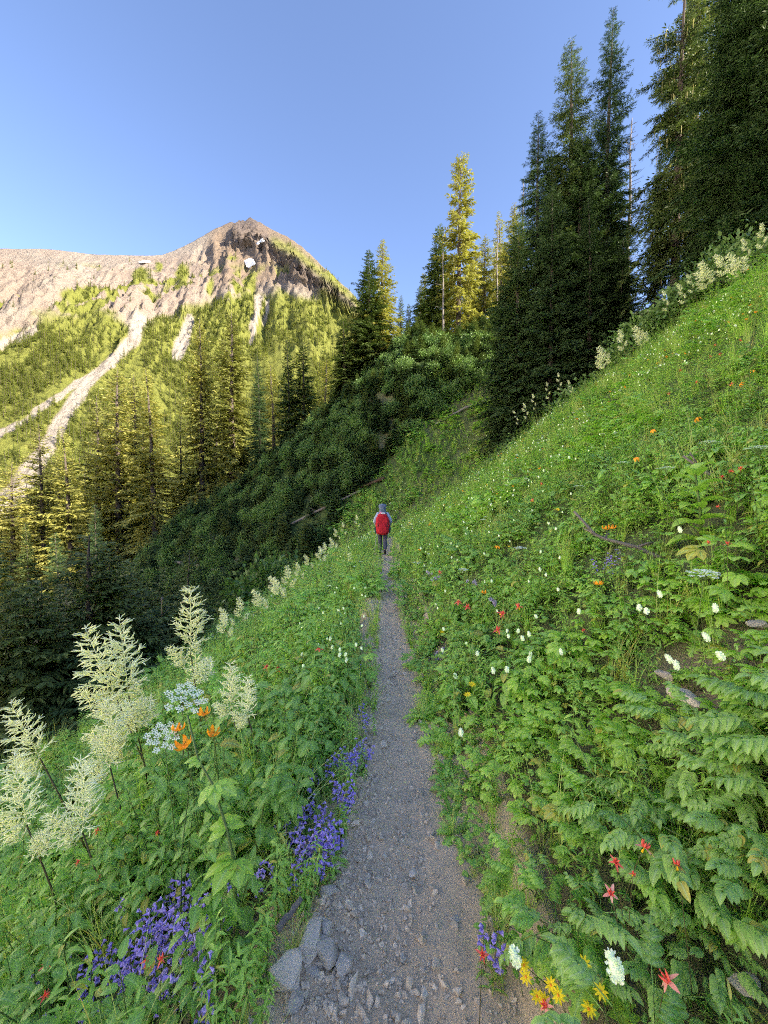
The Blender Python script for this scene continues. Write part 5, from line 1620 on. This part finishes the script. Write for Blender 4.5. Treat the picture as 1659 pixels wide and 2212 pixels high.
# -- violet beardtongue: stems with whorls of funnel flowers
def beardtongue(px, py, label, h=.26, nf=9, s=1.0, lift=None, Y=None):
    P = march(px, py, h * .85)
    x, y = P.x, P.y
    f = Vector((x, y, hz(x, y) - .01))
    o = thing('beardtongue', label, 'flower', f, 'violet beardtongue')
    o.rotation_euler = (rnd.uniform(-.4, .3), rnd.uniform(-.45, .25), rnd.uniform(0, 6))
    mb = MB(); mb.tube([(0, 0, 0), (.01, 0, h * .5), (.015, .005, h)], [.002, .0016, .001], 4)
    link('stem', mb.mesh('stem', [MAT['dark_stem']], True), None, o)
    for k in range(5):
        t = .1 + .1 * k
        for sd in (0, math.pi):
            if k > 3 and sd: continue
            link('leaf', LEAF['narrow_mid']['mesh'], None, o, M_leaf((.012 * t, 0, h * t), k * 1.57 + sd, rnd.uniform(.1, .6), 0, .62 - .08 * k))
    for k in range(nf):
        t = .42 + .58 * (k + rnd.uniform(-.6, .6)) / nf
        a = k * 2.4
        link('flower', BELL, None, o, M_leaf((.013 * t, 0, h * t), a, rnd.uniform(-.35, .25), rnd.uniform(-.4, .4), s * rnd.uniform(.65, .95)))
    return o
gv = random.Random(5)
def blob(n, cx, cy, rx_, ry_, where, h, nf, s, slant=0):
    for i in range(n):
        a = gv.uniform(0, 6.28); r = math.sqrt(gv.random())
        dx = math.cos(a) * r * rx_; dy = math.sin(a) * r * ry_ + slant * dx
        beardtongue(cx + dx, cy + dy, '%s violet spike %s%s' % ('tall' if i % 3 == 0 else 'short' if i % 3 == 1 else 'leaning', where, ', left half' if dx < -rx_ * .2 else ', right half' if dx > rx_ * .2 else ', middle'), h * gv.uniform(.8, 1.2), nf, s)
blob(42, 345, 1990, 125, 68, 'in the big violet patch at lower left', .30, 11, 1.25, -.45)
blob(13, 190, 2090, 60, 50, 'below the big lower left patch', .28, 9, 1.2)
blob(6, 370, 2120, 110, 60, 'at the bottom edge left of the trail', .26, 8, 1.2)
blob(38, 685, 1740, 75, 105, 'in the trail-edge patch', .22, 10, 1.2, -.25)
blob(8, 735, 1650, 45, 35, 'at the top of the trail-edge patch', .22, 10, 1.2)
blob(9, 560, 1850, 60, 70, 'between the two violet patches', .24, 8, 1.1)
blob(10, 725, 1440, 60, 22, 'in the distant violet patch left of the trail', .26, 10, 1.25)
blob(9, 770, 1570, 18, 60, 'along the left trail edge beyond the patch', .2, 8, 1.1)
blob(3, 1055, 2045, 22, 25, 'leaning over the right edge of the trail', .16, 9, 1.2)
blob(4, 940, 1400, 16, 20, 'at the foot of the right bank beside the trail', .16, 8, 1.2)
blob(5, 1320, 1205, 30, 16, 'under the dead branch on the right slope', .22, 9, 1.2)

# -- corn lily with pleated leaves
P = march(1515, 1165, .05)
o = thing('corn_lily', 'corn lily with large pleated leaves on the right slope', 'plant', (P.x, P.y, hz(P.x, P.y)))
mb = MB(); mb.tube([(0, 0, 0), (-.03, -.02, .25), (-.08, -.03, .52)], [.011, .009, .006], 6); link('stem', mb.mesh('stem', [MAT['stem']], True), None, o)
for k in range(14):
    t = k / 13
    link('leaf', LEAF['pleated']['mesh'], None, o, M_leaf((-.08 * t * t, -.02 * t, .03 + .5 * t), k * 2.2 + 1.2, .35 + .55 * t, 0, .78 - .22 * t))
# -- grey thistle
def thistle(px, py, label):
    P = march(px, py, .5)
    o, h = flower_thing('thistle', label, 'flower', 'grey thistle heads', P, .002)
    mb = MB(); g = np.random.default_rng(int(px))
    for c in range(4):
        ctr = np.array([g.normal(0, .02), g.normal(0, .02), g.normal(0, .015)])
        d = g.normal(0, 1, (40, 3)); d /= np.linalg.norm(d, axis=1)[:, None]
        w = np.cross(d, g.normal(0, 1, (40, 3))) * .004
        V = np.stack([ctr + w, ctr - w, ctr + d * .017], 1).reshape(-1, 3)
        mb.add(V, None, np.arange(120).reshape(-1, 3), 0, lv=np.repeat(g.random(40), 3))
    link('flower_head', mb.mesh('flower_head', [FM['mauve']]), None, o, Matrix.Translation(h) @ Matrix.Scale(1.3, 4))
for px, py, w in [(1022, 1262, 'grey-violet thistle head right of the trail, highest'), (1060, 1302, 'grey-violet thistle head right of the trail, lower'), (940, 1250, 'blue-grey thistle head close to the trail, right side'), (930, 1235, 'blue-grey thistle head close to the trail, left side')]:
    thistle(px, py, w)
# -- tall green stems
def long_stem(pts, label, r, leaf=None):
    P = [at(*p) for p in pts]
    P[-1].z = min(P[-1].z, hz(P[-1].x, P[-1].y))
    f = P[-1].copy()
    o = thing('tall_stem', label, 'plant', f)
    mb = MB(); mb.tube([p - f for p in P][::-1], list(np.linspace(r, r * .55, len(P))), 6)
    link('stem', mb.mesh('stem', [MAT['stem']], True), None, o)
    for k, (key, s) in enumerate(leaf or []):
        t = (k + 1) / (len(leaf) + 1)
        i = int(t * (len(P) - 1)); q = P[i].lerp(P[i + 1], t * (len(P) - 1) - i) - f
        link('leaf', LEAF[key]['mesh'], None, o, M_leaf(q, k * 2.4 + 2, .2, 0, s))
    return o
long_stem([(405, 1545, 1.6), (428, 1640, 1.5), (462, 1700, 1.42), (490, 1790, 1.36), (505, 1860, 1.33), (515, 1960, 1.32)], 'thick hairy stem carrying the large white umbel', .0065, [('palmate_fresh', .6), ('palmate_fresh', 1.2), ('palmate_fresh', 1.0), ('palmate_fresh', 1.3)])
long_stem([(1525, 1268, 2.2), (1575, 1375, 2.1), (1605, 1480, 2.0), (1640, 1570, 1.95), (1680, 1700, 1.9)], 'yellow-green stem carrying the umbel at the right edge', .0042, [('trefoil_fresh', 1.0), ('trefoil_fresh', 1.0)])
long_stem([(1225, 1560, 1.6), (1290, 1690, 1.45), (1400, 1770, 1.3), (1520, 1830, 1.2), (1665, 1905, 1.1)], 'long arching green stem crossing the lower right', .0030)
long_stem([(1290, 1155, 3.4), (1420, 1210, 3.3), (1460, 1300, 3.2), (1500, 1420, 3.1)], 'thin stem rising in front of the dead branch', .003)
long_stem([(1365, 950, 3.0), (1400, 1020, 2.9), (1450, 1100, 2.8), (1500, 1200, 2.7), (1560, 1330, 2.6)], 'thin yellow stem rising past the corn lily', .003)
long_stem([(1530, 1590, 1.45), (1520, 1680, 1.4), (1510, 1790, 1.36), (1500, 1900, 1.34)], 'stout pale upright stem at the lower right', .0055)
# -- small distant flowers past counting
gs = np.random.default_rng(14)
n = 7600
y = 5 + 36 * gs.random(n) ** .8; x = gs.uniform(-.55, .95, n) * y
u = x - trail_x(y)
low = np.interp(y, [0, 9, 16, 24, 31, 38, 46], [-6.8, -7.8, -9.5, -12.5, -13.5, -9, 3]); hi_ = np.interp(y, [0, 16, 24, 30, 40, 48], [24, 21, 17, 16, 15, 14])
ok = (np.abs(u) > .5) & (x > low) & (x < hi_) & (fbm(x * .35, y * .35, 3, 61) + gs.normal(0, .05, n) > .55)
x, y = x[ok], y[ok]; n = len(x)
kinds = gs.choice(4, n, p=[.62, .22, .10, .06])
lift = gs.uniform(.38, .62, n) * np.interp(y, [5, 15, 45], [1.0, 1.15, 1.4])
scatter('meadow_flowers', [BIST[0], UMB[2], F_ORANGE, F_YELLOW], np.stack([x, y, height(x, y) + lift], -1), kinds, np.stack([gs.normal(0, .3, n), gs.normal(0, .3, n), gs.uniform(0, 6.28, n)], -1),
        np.where(kinds == 0, 1.1, np.where(kinds == 1, .9, .8)) * gs.uniform(.6, 1.2, n) * np.interp(y, [5, 40], [1.0, 1.7]), 'countless small white and orange flowers dotting the far meadow')
# ------------------------------------------------------------------ stones
def rock_mesh(seed, n=13, sub=False):
    g = np.random.default_rng(seed)
    bm = bmesh.new()
    P = g.normal(0, 1, (n, 3)); P /= np.linalg.norm(P, axis=1)[:, None]
    P *= np.array([1, g.uniform(.6, .95), g.uniform(.45, .8)]) * g.uniform(.75, 1.05, n)[:, None]
    for p in P: bm.verts.new(p)
    bmesh.ops.convex_hull(bm, input=bm.verts)
    bmesh.ops.delete(bm, geom=[v for v in bm.verts if not v.link_faces], context='VERTS')
    if sub:
        bmesh.ops.bevel(bm, geom=list(bm.edges), offset=.05, segments=1, affect='EDGES', clamp_overlap=True)
        bmesh.ops.triangulate(bm, faces=bm.faces)
        bmesh.ops.subdivide_edges(bm, edges=list(bm.edges), cuts=1)
        for v in bm.verts: v.co *= 1 + .06 * (vnoise(v.co.x * 4 + 9, v.co.y * 4 + v.co.z * 3, seed) - .5) * 2
    me = bpy.data.meshes.new('stone'); bm.to_mesh(me); bm.free()
    me.materials.append(MAT['stone' if not sub else 'rock'])
    return me
ROCK = [rock_mesh(s) for s in range(10)]
BIG = [rock_mesh(100 + s, 16, True) for s in range(6)]
gr = np.random.default_rng(31)
def trail_spot(y):
    u = gr.normal(-.06, .19)
    return float(np.clip(u, -half_width(y, -1) - .05, half_width(y, 1) + .02))
STONE_W = ['small pale grey angular stone loose on the trail', 'small dark grey angular stone loose on the trail', 'fist-sized grey stone loose on the near trail', 'small brownish stone loose on the trail']
STONE_LM = [(680, 2180, 'bottom left'), (780, 2180, 'bottom middle'), (900, 2180, 'bottom centre right'), (1050, 2180, 'bottom right'), (740, 2000, 'inside the left rocks'), (860, 2020, 'left of the big flat stone'), (980, 1960, 'above the big flat stone'), (800, 1850, 'beside the violet patch'), (920, 1820, 'middle of the near trail'), (1010, 1800, 'at the bare right bank'),
            (800, 1680, 'at the top of the violet patch'), (900, 1650, 'middle of the trail'), (970, 1600, 'beside the pale rock under plants'), (800, 1500, 'left side further on'), (900, 1480, 'right side further on'), (830, 1350, 'where the trail narrows'), (840, 1260, 'close behind the hiker')]
for i in range(300):
    y = float(.95 + 6.5 * gr.random() ** 2.3)
    u = trail_spot(y); x = float(trail_x(y)) + u
    s = float(gr.lognormal(-4.0, .4)) * (1.25 if u < -.12 else .9)
    s = min(s, .04)
    o = link('stone', ROCK[gr.integers(0, 10)])
    o.location = (x, y, float(trail_height(x, y)) + s * .12); o.rotation_euler = tuple(gr.uniform(0, 6.28, 3) * np.array([.12, .12, 1])); o.scale = (s * gr.uniform(.8, 1.4), s, s * gr.uniform(.8, 1.2))
    tag(o, (STONE_W[2] if s > .026 else STONE_W[[0, 1, 3][i % 3]]) + ', ' + nearest_word(o.location, STONE_LM), 'stone', 'loose stones on the trail')
n = 24000
y = .75 + 15 * gr.random(n) ** 2.1
edge = gr.random(n) < .42
u = np.where(edge, gr.normal(-.27, .07, n), gr.normal(-.02, .19, n))
hwl = -half_width(y, -1) - .10; hwr = half_width(y, 1) + .07
u = np.clip(u, hwl, hwr)
kk = fbm(u * 5, y * 3, 3, 13)
kp = (kk + gr.normal(0, .06, n) > .49) | (u < -.18)
u, y = u[kp], y[kp]; n = len(u)
x = trail_x(y) + u
s = np.clip(gr.lognormal(-5.05, .6, n), .003, .024) * np.interp(y, [1, 6, 16], [1, 1.25, 1.8])
scatter('gravel', ROCK, np.stack([x, y, trail_height(x, y) + s * .02], -1), gr.integers(0, 10, n), np.stack([gr.uniform(0, 6, n), gr.uniform(0, 6, n), gr.uniform(0, 6, n)], -1), s, 'loose angular gravel strewn over the trail')

def big_rock(px, py, w, label, k=0, flat=.8, lift=.0, name='rock', rot=0.0, mats=None):
    """w: width in pixels of the 1659-wide picture"""
    P = march(px, py, lift)
    f = project(np.array([P]))[2][0]
    s = w * f / F / 2 * (1.55 if px < 800 and py > 1800 else 1.0)
    o = link(name, BIG[k])
    o.location = (P.x, P.y, P.z + s * (.22 if px < 800 and py > 1800 else -.1)); o.scale = (s, s * .9, s * flat); o.rotation_euler = (rnd.uniform(-.2, .2), rnd.uniform(-.2, .2), rot)
    tag(o, label, 'rock')
big_rock(625, 2110, 72, 'large grey rock at the bottom of the left trail edge', 0, 1.0, .02, rot=.3)
big_rock(668, 2040, 62, 'pinkish grey rock with a flat face on the left trail edge', 1, 1.0, .02, rot=1.3)
big_rock(705, 2062, 56, 'blocky grey rock right of the pinkish rock', 2, .8, .01, rot=2)
big_rock(707, 1935, 36, 'tall slab of rock leaning at the left trail edge', 3, 1.3, .01, rot=.6)
big_rock(705, 2010, 36, 'pale rock below the leaning slab', 4, 1.0, .01, rot=2.6)
big_rock(750, 2085, 42, 'flat pale stone inside the left trail edge', 5, .5, .0, rot=1)
big_rock(680, 2110, 40, 'grey rock in front of the blocky rock', 3, .7, .0, rot=3)
big_rock(640, 2170, 50, 'rock at the bottom left corner of the trail', 4, .6, .0, rot=2)
big_rock(1002, 2068, 84, 'large flat stone set in the right half of the trail', 5, .22, -.01, rot=.5)
big_rock(730, 1870, 34, 'rock beside the violet flowers at the trail edge', 1, .8, .0, rot=.5)
big_rock(745, 1830, 30, 'small rock beside the violet flowers', 2, .8, .0, rot=1.5)
big_rock(985, 1752, 26, 'angular stone lying in the right half of the trail', 0, .8, .0, rot=1.5)
big_rock(895, 1885, 30, 'flat stone in the middle of the trail', 5, .4, -.005, rot=.5)
big_rock(868, 2068, 24, 'small upright stone in the middle of the near trail', 1, 1.0, .0, rot=1.5)
big_rock(985, 1985, 34, 'brown stone on the right of the trail', 2, .5, .0, rot=.1)
big_rock(1050, 1890, 26, 'two-toned stone at the right trail edge', 3, .8, .0, rot=1.1)
big_rock(972, 1535, 46, 'pale rock under the plants at the right trail edge', 4, .8, .03, rot=.5)
big_rock(790, 1385, 26, 'pale flat rock at the left trail edge further on', 5, .5, .0, rot=.9)
big_rock(1615, 2125, 100, 'dark lichened rock between leaves at the bottom right', 4, .45, .06, rot=.7)
big_rock(1480, 1500, 90, 'dark mossy rock in the bare hollow at right', 2, .7, .12, rot=1.7)
big_rock(1635, 1345, 60, 'whitish rock at the right edge beside the bare hollow', 0, .6, .12, rot=.2)
big_rock(1440, 1455, 60, 'grey rock above the mossy one in the hollow', 3, .6, .1, rot=2.2)
big_rock(915, 722, 30, 'grey boulder on the spur crest below the tall sparse fir', 1, 1.1, .3, rot=2.2)

# ------------------------------------------------------------------ dead wood
def log(name, pts, r0, r1, label, mat='grey_wood', branches=0, blen=1.0, seed=1, sides=9):
    g = random.Random(seed)
    P = [Vector(p) for p in pts]
    o = thing(name, label, 'log' if r0 > .05 else 'branch', P[0])
    Q = [P[0].lerp(P[-1], 0) - P[0]]
    n = 10
    path = []
    for i in range(n + 1):
        t = i / n * (len(P) - 1); k = min(int(t), len(P) - 2)
        path.append(P[k].lerp(P[k + 1], t - k) - P[0] + Vector((g.gauss(0, r0 * .12), g.gauss(0, r0 * .12), g.gauss(0, r0 * .12))))
    mb = MB(); mb.tube(path, [r0 + (r1 - r0) * i / n for i in range(n + 1)], sides)
    link('trunk', mb.mesh('trunk', [MAT[mat]], True), None, o)
    for b in range(branches):
        t = g.uniform(.2, .98); q = path[int(t * n)]
        d = Vector((g.gauss(0, .7), g.gauss(0, .7), g.uniform(.1, 1))).normalized()
        L = blen * g.uniform(.4, 1.1)
        m2 = MB(); e = q + d * L
        m2.tube([q, q + d * L * .5 + Vector((0, 0, .05 * L)), e], [r1 * .45 + .006, r1 * .3 + .004, .003], 4)
        for k in range(3):
            s = q.lerp(e, g.uniform(.3, .9)); dd = Vector((g.gauss(0, 1), g.gauss(0, 1), g.gauss(0, 1))).normalized()
            m2.tube([s, s + dd * L * .35], [r1 * .15 + .003, .002], 3)
        link('branch', m2.mesh('branch', [MAT[mat]], True), None, o)
    return o
def lay(px, py, Y, up=.0):
    p = march(px, py, up, 6.0) if Y > 10 else at(px, py, Y)
    return Vector((p.x, p.y, max(p.z, hz(p.x, p.y) + up)))
log('fallen_log', [lay(340, 1210, 23, .5), lay(420, 1222, 22.6, .5), lay(505, 1243, 22.2, .5)], .20, .15, 'big grey log below the trail beside the round shrub', 'grey_wood', 3, 1.6, 2)
log('dead_branch_pile', [lay(410, 1218, 23.2, .6), lay(450, 1188, 23.2, 1.2), lay(470, 1170, 23.2, 1.6)], .07, .03, 'pale broken branch jutting up over the big grey log', 'pale_wood', 12, 1.8, 3)
log('fallen_log', [lay(620, 1137, 33, .6), lay(700, 1098, 34.5, .6), lay(780, 1062, 36, .6)], .15, .12, 'long grey log lying along the far edge of the meadow', 'grey_wood', 4, .9, 4)
log('fallen_log', [lay(775, 1055, 36.5, .5), lay(830, 1035, 37, .5)], .13, .18, 'reddish broken end of a log behind the long grey log', 'red_wood', 5, .8, 5)
log('fallen_log', [lay(940, 918, 41, .4), lay(1005, 882, 41.5, .4), lay(1075, 855, 42, .5)], .10, .16, 'slim pale log high at the edge of the far meadow', 'pale_wood', 2, .8, 6)
log('dead_snag', [lay(350, 1395, 16, .1), lay(348, 1355, 16, 1.0), lay(352, 1318, 16, 1.8)], .06, .02, 'small grey dead sapling below the trail at left', 'grey_wood', 8, .8, 7)
log('dead_branch', [at(1240, 1105, 3.2), at(1290, 1160, 3.1), at(1370, 1180, 3.0), at(1440, 1212, 2.9)], .010, .018, 'curved grey dead branch lying over the right slope', 'grey_wood', 3, .22, 8, 6)
log('dead_branch', [at(1475, 985, 3.3), at(1530, 1025, 3.2), at(1590, 1045, 3.1), at(1670, 1060, 3.0)], .010, .018, 'grey dead branch over the corn lily', 'grey_wood', 2, .2, 9, 6)
for k, (a, b) in enumerate([((1560, 1360, 2.25), (1690, 1440, 2.15)), ((1440, 1480, 2.1), (1560, 1500, 2.0)), ((1500, 1440, 2.3), (1640, 1465, 2.2)), ((1540, 1330, 2.4), (1600, 1400, 2.3))]):
    log('dead_branch', [at(*a), at(*b)], .012, .008, ['grey dead branch in the bare hollow, nearest the right edge', 'lowest grey dead branch in the bare hollow', 'middle grey dead branch in the bare hollow', 'upper short grey branch in the bare hollow'][k], 'grey_wood', 3, .15, 20 + k, 6)
log('dead_branch', [lay(600, 2010, 1.32, .01), lay(625, 1975, 1.36, .02), lay(650, 1940, 1.4, .02)], .014, .010, 'weathered stick under the plants at the left trail edge', 'grey_wood', 0, .1, 30, 6)

# ------------------------------------------------------------------ hiker seen from behind
def cloth(name, a, b, scale=14.0):
    return plain_mat(name, a, b, scale, .9, .25, 60)
MAT['skin'] = plain_mat('skin', (.42, .26, .19), (.52, .34, .25), 10, .55)
MAT['navy'] = cloth('navy_trousers', (.05, .055, .085), (.115, .12, .165))
MAT['paleblue'] = cloth('pale_blue_shirt', (.34, .42, .58), (.46, .54, .70))
MAT['hat'] = cloth('blue_grey_hood', (.10, .15, .24), (.19, .25, .36))
MAT['boot'] = cloth('boot', (.03, .025, .025), (.07, .055, .05))
MAT['packred'] = cloth('red_pack', (.42, .010, .022), (.62, .030, .045))
MAT['packdark'] = cloth('dark_strap', (.03, .035, .05), (.07, .075, .09))
MAT['teal'] = cloth('dark_teal', (.02, .06, .06), (.04, .11, .10))
MAT['packwhite'] = cloth('white_bag', (.70, .70, .72), (.82, .82, .84))
MAT['packpink'] = cloth('pink_bag', (.70, .25, .38), (.82, .35, .48))
MAT['packgrey'] = cloth('grey_patch', (.35, .33, .34), (.55, .52, .52))
MAT['pole'] = plain_mat('pole_metal', (.45, .45, .46), (.62, .62, .63), 20, .35)

def skin_mesh(name, V, E, Rr, mat, parent, root=0, sub=2):
    me = bpy.data.meshes.new(name)
    me.from_pydata([tuple(v) for v in V], E, [])
    me.materials.append(mat)
    o = link(name, me, None, parent)
    md = o.modifiers.new('skin', 'SKIN'); md.use_smooth_shade = True
    for i, r in enumerate(Rr):
        me.skin_vertices[0].data[i].radius = (r, r) if not hasattr(r, '__len__') else r
        me.skin_vertices[0].data[i].use_root = i == root
    s = o.modifiers.new('subdivision', 'SUBSURF'); s.levels = sub; s.render_levels = sub
    return o
HX, HY = -.045, 12.7
HZ = float(trail_height(HX, HY)) + .015
person = thing('person', 'hiker in blue hood and dark trousers walking away along the trail', 'person', (HX, HY, HZ))
# facing +Y; left = -X.  right foot planted behind, left leg swinging ahead
J = dict(pel=(0, 0, .90), waist=(0, -.01, 1.03), chest=(0, .03, 1.24), neckb=(0, .06, 1.38), neck=(0, .075, 1.44), head0=(0, .09, 1.50), head1=(0, .10, 1.585), head2=(0, .10, 1.64),
         shl=(-.165, .05, 1.34), ell=(-.27, .0, 1.10), wrl=(-.215, .20, .96), hal=(-.21, .26, .95), shr=(.165, .05, 1.34), elr=(.275, -.01, 1.10), wrr=(.225, .18, .95), har=(.22, .24, .94),
         hil=(-.09, 0, .86), knl=(-.09, .13, .50), anl=(-.085, .10, .11), tol=(-.09, .25, .045), hir=(.09, 0, .86), knr=(.085, .0, .48), anr=(.075, -.27, .18), tor=(.075, -.19, .05))
names = list(J)
E = [('pel', 'waist'), ('waist', 'chest'), ('chest', 'neckb'), ('neckb', 'neck'), ('neck', 'head0'), ('head0', 'head1'), ('head1', 'head2'), ('chest', 'shl'), ('shl', 'ell'), ('ell', 'wrl'), ('wrl', 'hal'),
     ('chest', 'shr'), ('shr', 'elr'), ('elr', 'wrr'), ('wrr', 'har'), ('pel', 'hil'), ('hil', 'knl'), ('knl', 'anl'), ('anl', 'tol'), ('pel', 'hir'), ('hir', 'knr'), ('knr', 'anr'), ('anr', 'tor')]
rad = dict(pel=.115, waist=.105, chest=.12, neckb=.07, neck=.05, head0=.075, head1=.085, head2=.055, shl=.06, ell=.042, wrl=.028, hal=.035, shr=.06, elr=.042, wrr=.028, har=.035,
           hil=.085, knl=.056, anl=.038, tol=.030, hir=.085, knr=.056, anr=.038, tor=.030)
skin_mesh('body', [J[k] for k in names], [(names.index(a), names.index(b)) for a, b in E], [rad[k] for k in names], MAT['skin'], person)
def garment(name, keys, mat, grow, edges):
    k = list(keys)
    skin_mesh(name, [J[q] for q in k], [(k.index(a), k.index(b)) for a, b in edges], [rad[q] + grow for q in k], mat, person, 0)
garment('trousers', ['pel', 'waist', 'hil', 'knl', 'anl', 'hir', 'knr', 'anr'], MAT['navy'], .020, [('pel', 'waist'), ('pel', 'hil'), ('hil', 'knl'), ('knl', 'anl'), ('pel', 'hir'), ('hir', 'knr'), ('knr', 'anr')])
garment('shirt', ['chest', 'waist', 'neckb', 'shl', 'ell', 'wrl', 'shr', 'elr', 'wrr'], MAT['paleblue'], .016, [('chest', 'waist'), ('chest', 'neckb'), ('chest', 'shl'), ('shl', 'ell'), ('ell', 'wrl'), ('chest', 'shr'), ('shr', 'elr'), ('elr', 'wrr')])
for s, a, t in (('l', 'anl', 'tol'), ('r', 'anr', 'tor')):
    A, T_ = Vector(J[a]), Vector(J[t])
    heel = A + Vector((0, -.05, -.075))
    skin_mesh('boot', [A + Vector((0, 0, .03)), A + Vector((0, 0, -.04)), heel, A.lerp(T_, .6) + Vector((0, 0, -.02)), T_ + Vector((0, .03, 0))], [(0, 1), (1, 2), (1, 3), (3, 4)], [.05, .052, .036, .046, .036], MAT['boot'], person, 1)
# fingers close round the pole grips
for s in ('l', 'r'):
    W, Hd = Vector(J['wr' + s]), Vector(J['ha' + s])
    for k in range(4):
        b = Hd + Vector((0, .015, .025 - .017 * k)); sg = 1 if s == 'l' else -1
        skin_mesh('finger', [b, b + Vector((sg * .02, .035, 0)), b + Vector((sg * .045, .02, 0)), b + Vector((sg * .045, -.005, 0))], [(0, 1), (1, 2), (2, 3)], [.010, .009, .008, .007], MAT['skin'], person, 0, 1)
    b = Hd + Vector((0, 0, .03)); skin_mesh('thumb', [b, b + Vector((sg * .03, .01, .01)), b + Vector((sg * .045, .03, .005))], [(0, 1), (1, 2)], [.011, .010, .008], MAT['skin'], person, 0, 1)
def lathe(prof, n=20):
    mb = MB(); V = []
    for r, z in prof:
        for k in range(n):
            a = 2 * math.pi * k / n; V.append((math.cos(a) * r, math.sin(a) * r, z))
    Q = [(i * n + k, i * n + (k + 1) % n, (i + 1) * n + (k + 1) % n, (i + 1) * n + k) for i in range(len(prof) - 1) for k in range(n)]
    return mb.add(V, Q, None)
hood = lathe([(.09, -.19), (.115, -.13), (.108, -.06), (.130, .0), (.134, .04), (.122, .075), (.095, .098), (.05, .112), (.004, .115)])
V, Q, T, A_, mq, mt = hood.arrays()
V[:, 0] *= 1.0 + .04 * np.sin(V[:, 2] * 40); V[:, 1] = V[:, 1] * 1.05
hm = mesh_np('hood', V, Q, T, [MAT['hat']], True)
link('hood', hm, None, person, Matrix.Translation((0, .095, 1.57)))

def bag(name, cx, cy, cz, sx, sy, sz, mat, parent, bulge=.25, seed=1, wr=.02):
    bm = bmesh.new(); bmesh.ops.create_cube(bm, size=2.0)
    bmesh.ops.subdivide_edges(bm, edges=list(bm.edges), cuts=5, use_grid_fill=True)
    for v in bm.verts:
        c = v.co.copy(); l = max(abs(c.x), abs(c.y), abs(c.z)); sph = c.normalized() * 1.18
        c = c.lerp(sph, bulge * 2)
        w = wr * (vnoise(c.x * 5 + c.y * 3, c.z * 6 + c.y * 2, seed) - .5) * 4
        v.co = Vector((c.x * sx * (1 + w), c.y * sy * (1 + w), c.z * sz))
    me = bpy.data.meshes.new(name); bm.to_mesh(me); bm.free()
    for p in me.polygons: p.use_smooth = True
    me.materials.append(mat)
    return link(name, me, None, parent, Matrix.Translation((cx, cy, cz)))
pack = thing('backpack', 'big red backpack on the hiker, bottles at both sides', 'backpack', (HX, HY - .12, HZ + .72))
bag('main_sack', 0, -.07, .27, .20, .14, .30, MAT['packred'], pack, .27, 1, .07)
bag('front_pocket', .01, -.20, .15, .13, .065, .15, MAT['packred'], pack, .24, 2, .05)
bag('lid', -.005, -.06, .555, .14, .125, .08, MAT['packred'], pack, .3, 3, .09)
bag('white_bundle', .015, -.06, .645, .07, .06, .035, MAT['packwhite'], pack, .3, 4, .04)
bag('pink_bundle', -.06, -.05, .66, .04, .05, .05, MAT['packpink'], pack, .3, 5, .04)
for s in (-1, 1):
    b = lathe([(.004, -.10), (.036, -.098), (.04, -.05), (.04, .06), (.03, .085), (.02, .09), (.02, .11), (.004, .112)], 14)
    bo = link('bottle', b.mesh('bottle', [MAT['teal']], True), None, pack, Matrix.Translation((s * .225, -.06, .10 + (.02 if s > 0 else 0))) @ Matrix.Rotation(s * .12, 4, 'Y'))
mb = MB()
mb.add([(-.03, -.252, .20), (.04, -.252, .165), (.045, -.252, .22), (0, -.256, .265)], [(0, 1, 2, 3)], None)
link('patch', mb.mesh('patch', [MAT['packgrey']]), None, pack)
for s in (-1, 1):
    mb = MB(); mb.tube([(s * .10, .0, .60), (s * .11, .10, .66), (s * .12, .22, .60), (s * .13, .24, .45), (s * .15, .12, .25)], [.022, .024, .024, .02, .012], 6)
    link('shoulder_strap', mb.mesh('shoulder_strap', [MAT['packdark']], True), None, pack)
    mb = MB(); mb.tube([(s * .14, -.15, .05), (s * .15, -.215, .30), (s * .11, -.17, .56)], [.013, .013, .013], 4)
    link('side_strap', mb.mesh('side_strap', [MAT['packdark']], True), None, pack)
for s, k, w, tip in ((-1, 'hal', 'left', (-.27, -.05)), (1, 'har', 'right', (.25, .12))):
    h = Vector(J[k]) + Vector((HX, HY, HZ)) + Vector((-s * .03, .02, 0))
    e = Vector((HX + tip[0], HY + tip[1], HZ + .01))
    d = (h - e).normalized()
    o = thing('trekking_pole', "grey trekking pole in the hiker's %s hand" % w, 'pole', e, 'trekking poles')
    mb = MB(); mb.tube([(0, 0, 0), tuple(d * .35), tuple(d * (h - e).length)], [.005, .0075, .009], 8); link('shaft', mb.mesh('shaft', [MAT['pole']], True), None, o)
    mb = MB(); mb.tube([tuple((h - e) - d * .08), tuple((h - e)), tuple((h - e) + d * .06)], [.014, .016, .018], 8); link('grip', mb.mesh('grip', [MAT['packdark']], True), None, o)
    mb = MB(); mb.tube([tuple(d * .06), tuple(d * .07)], [.03, .022], 10); link('basket', mb.mesh('basket', [MAT['packdark']], True), None, o)
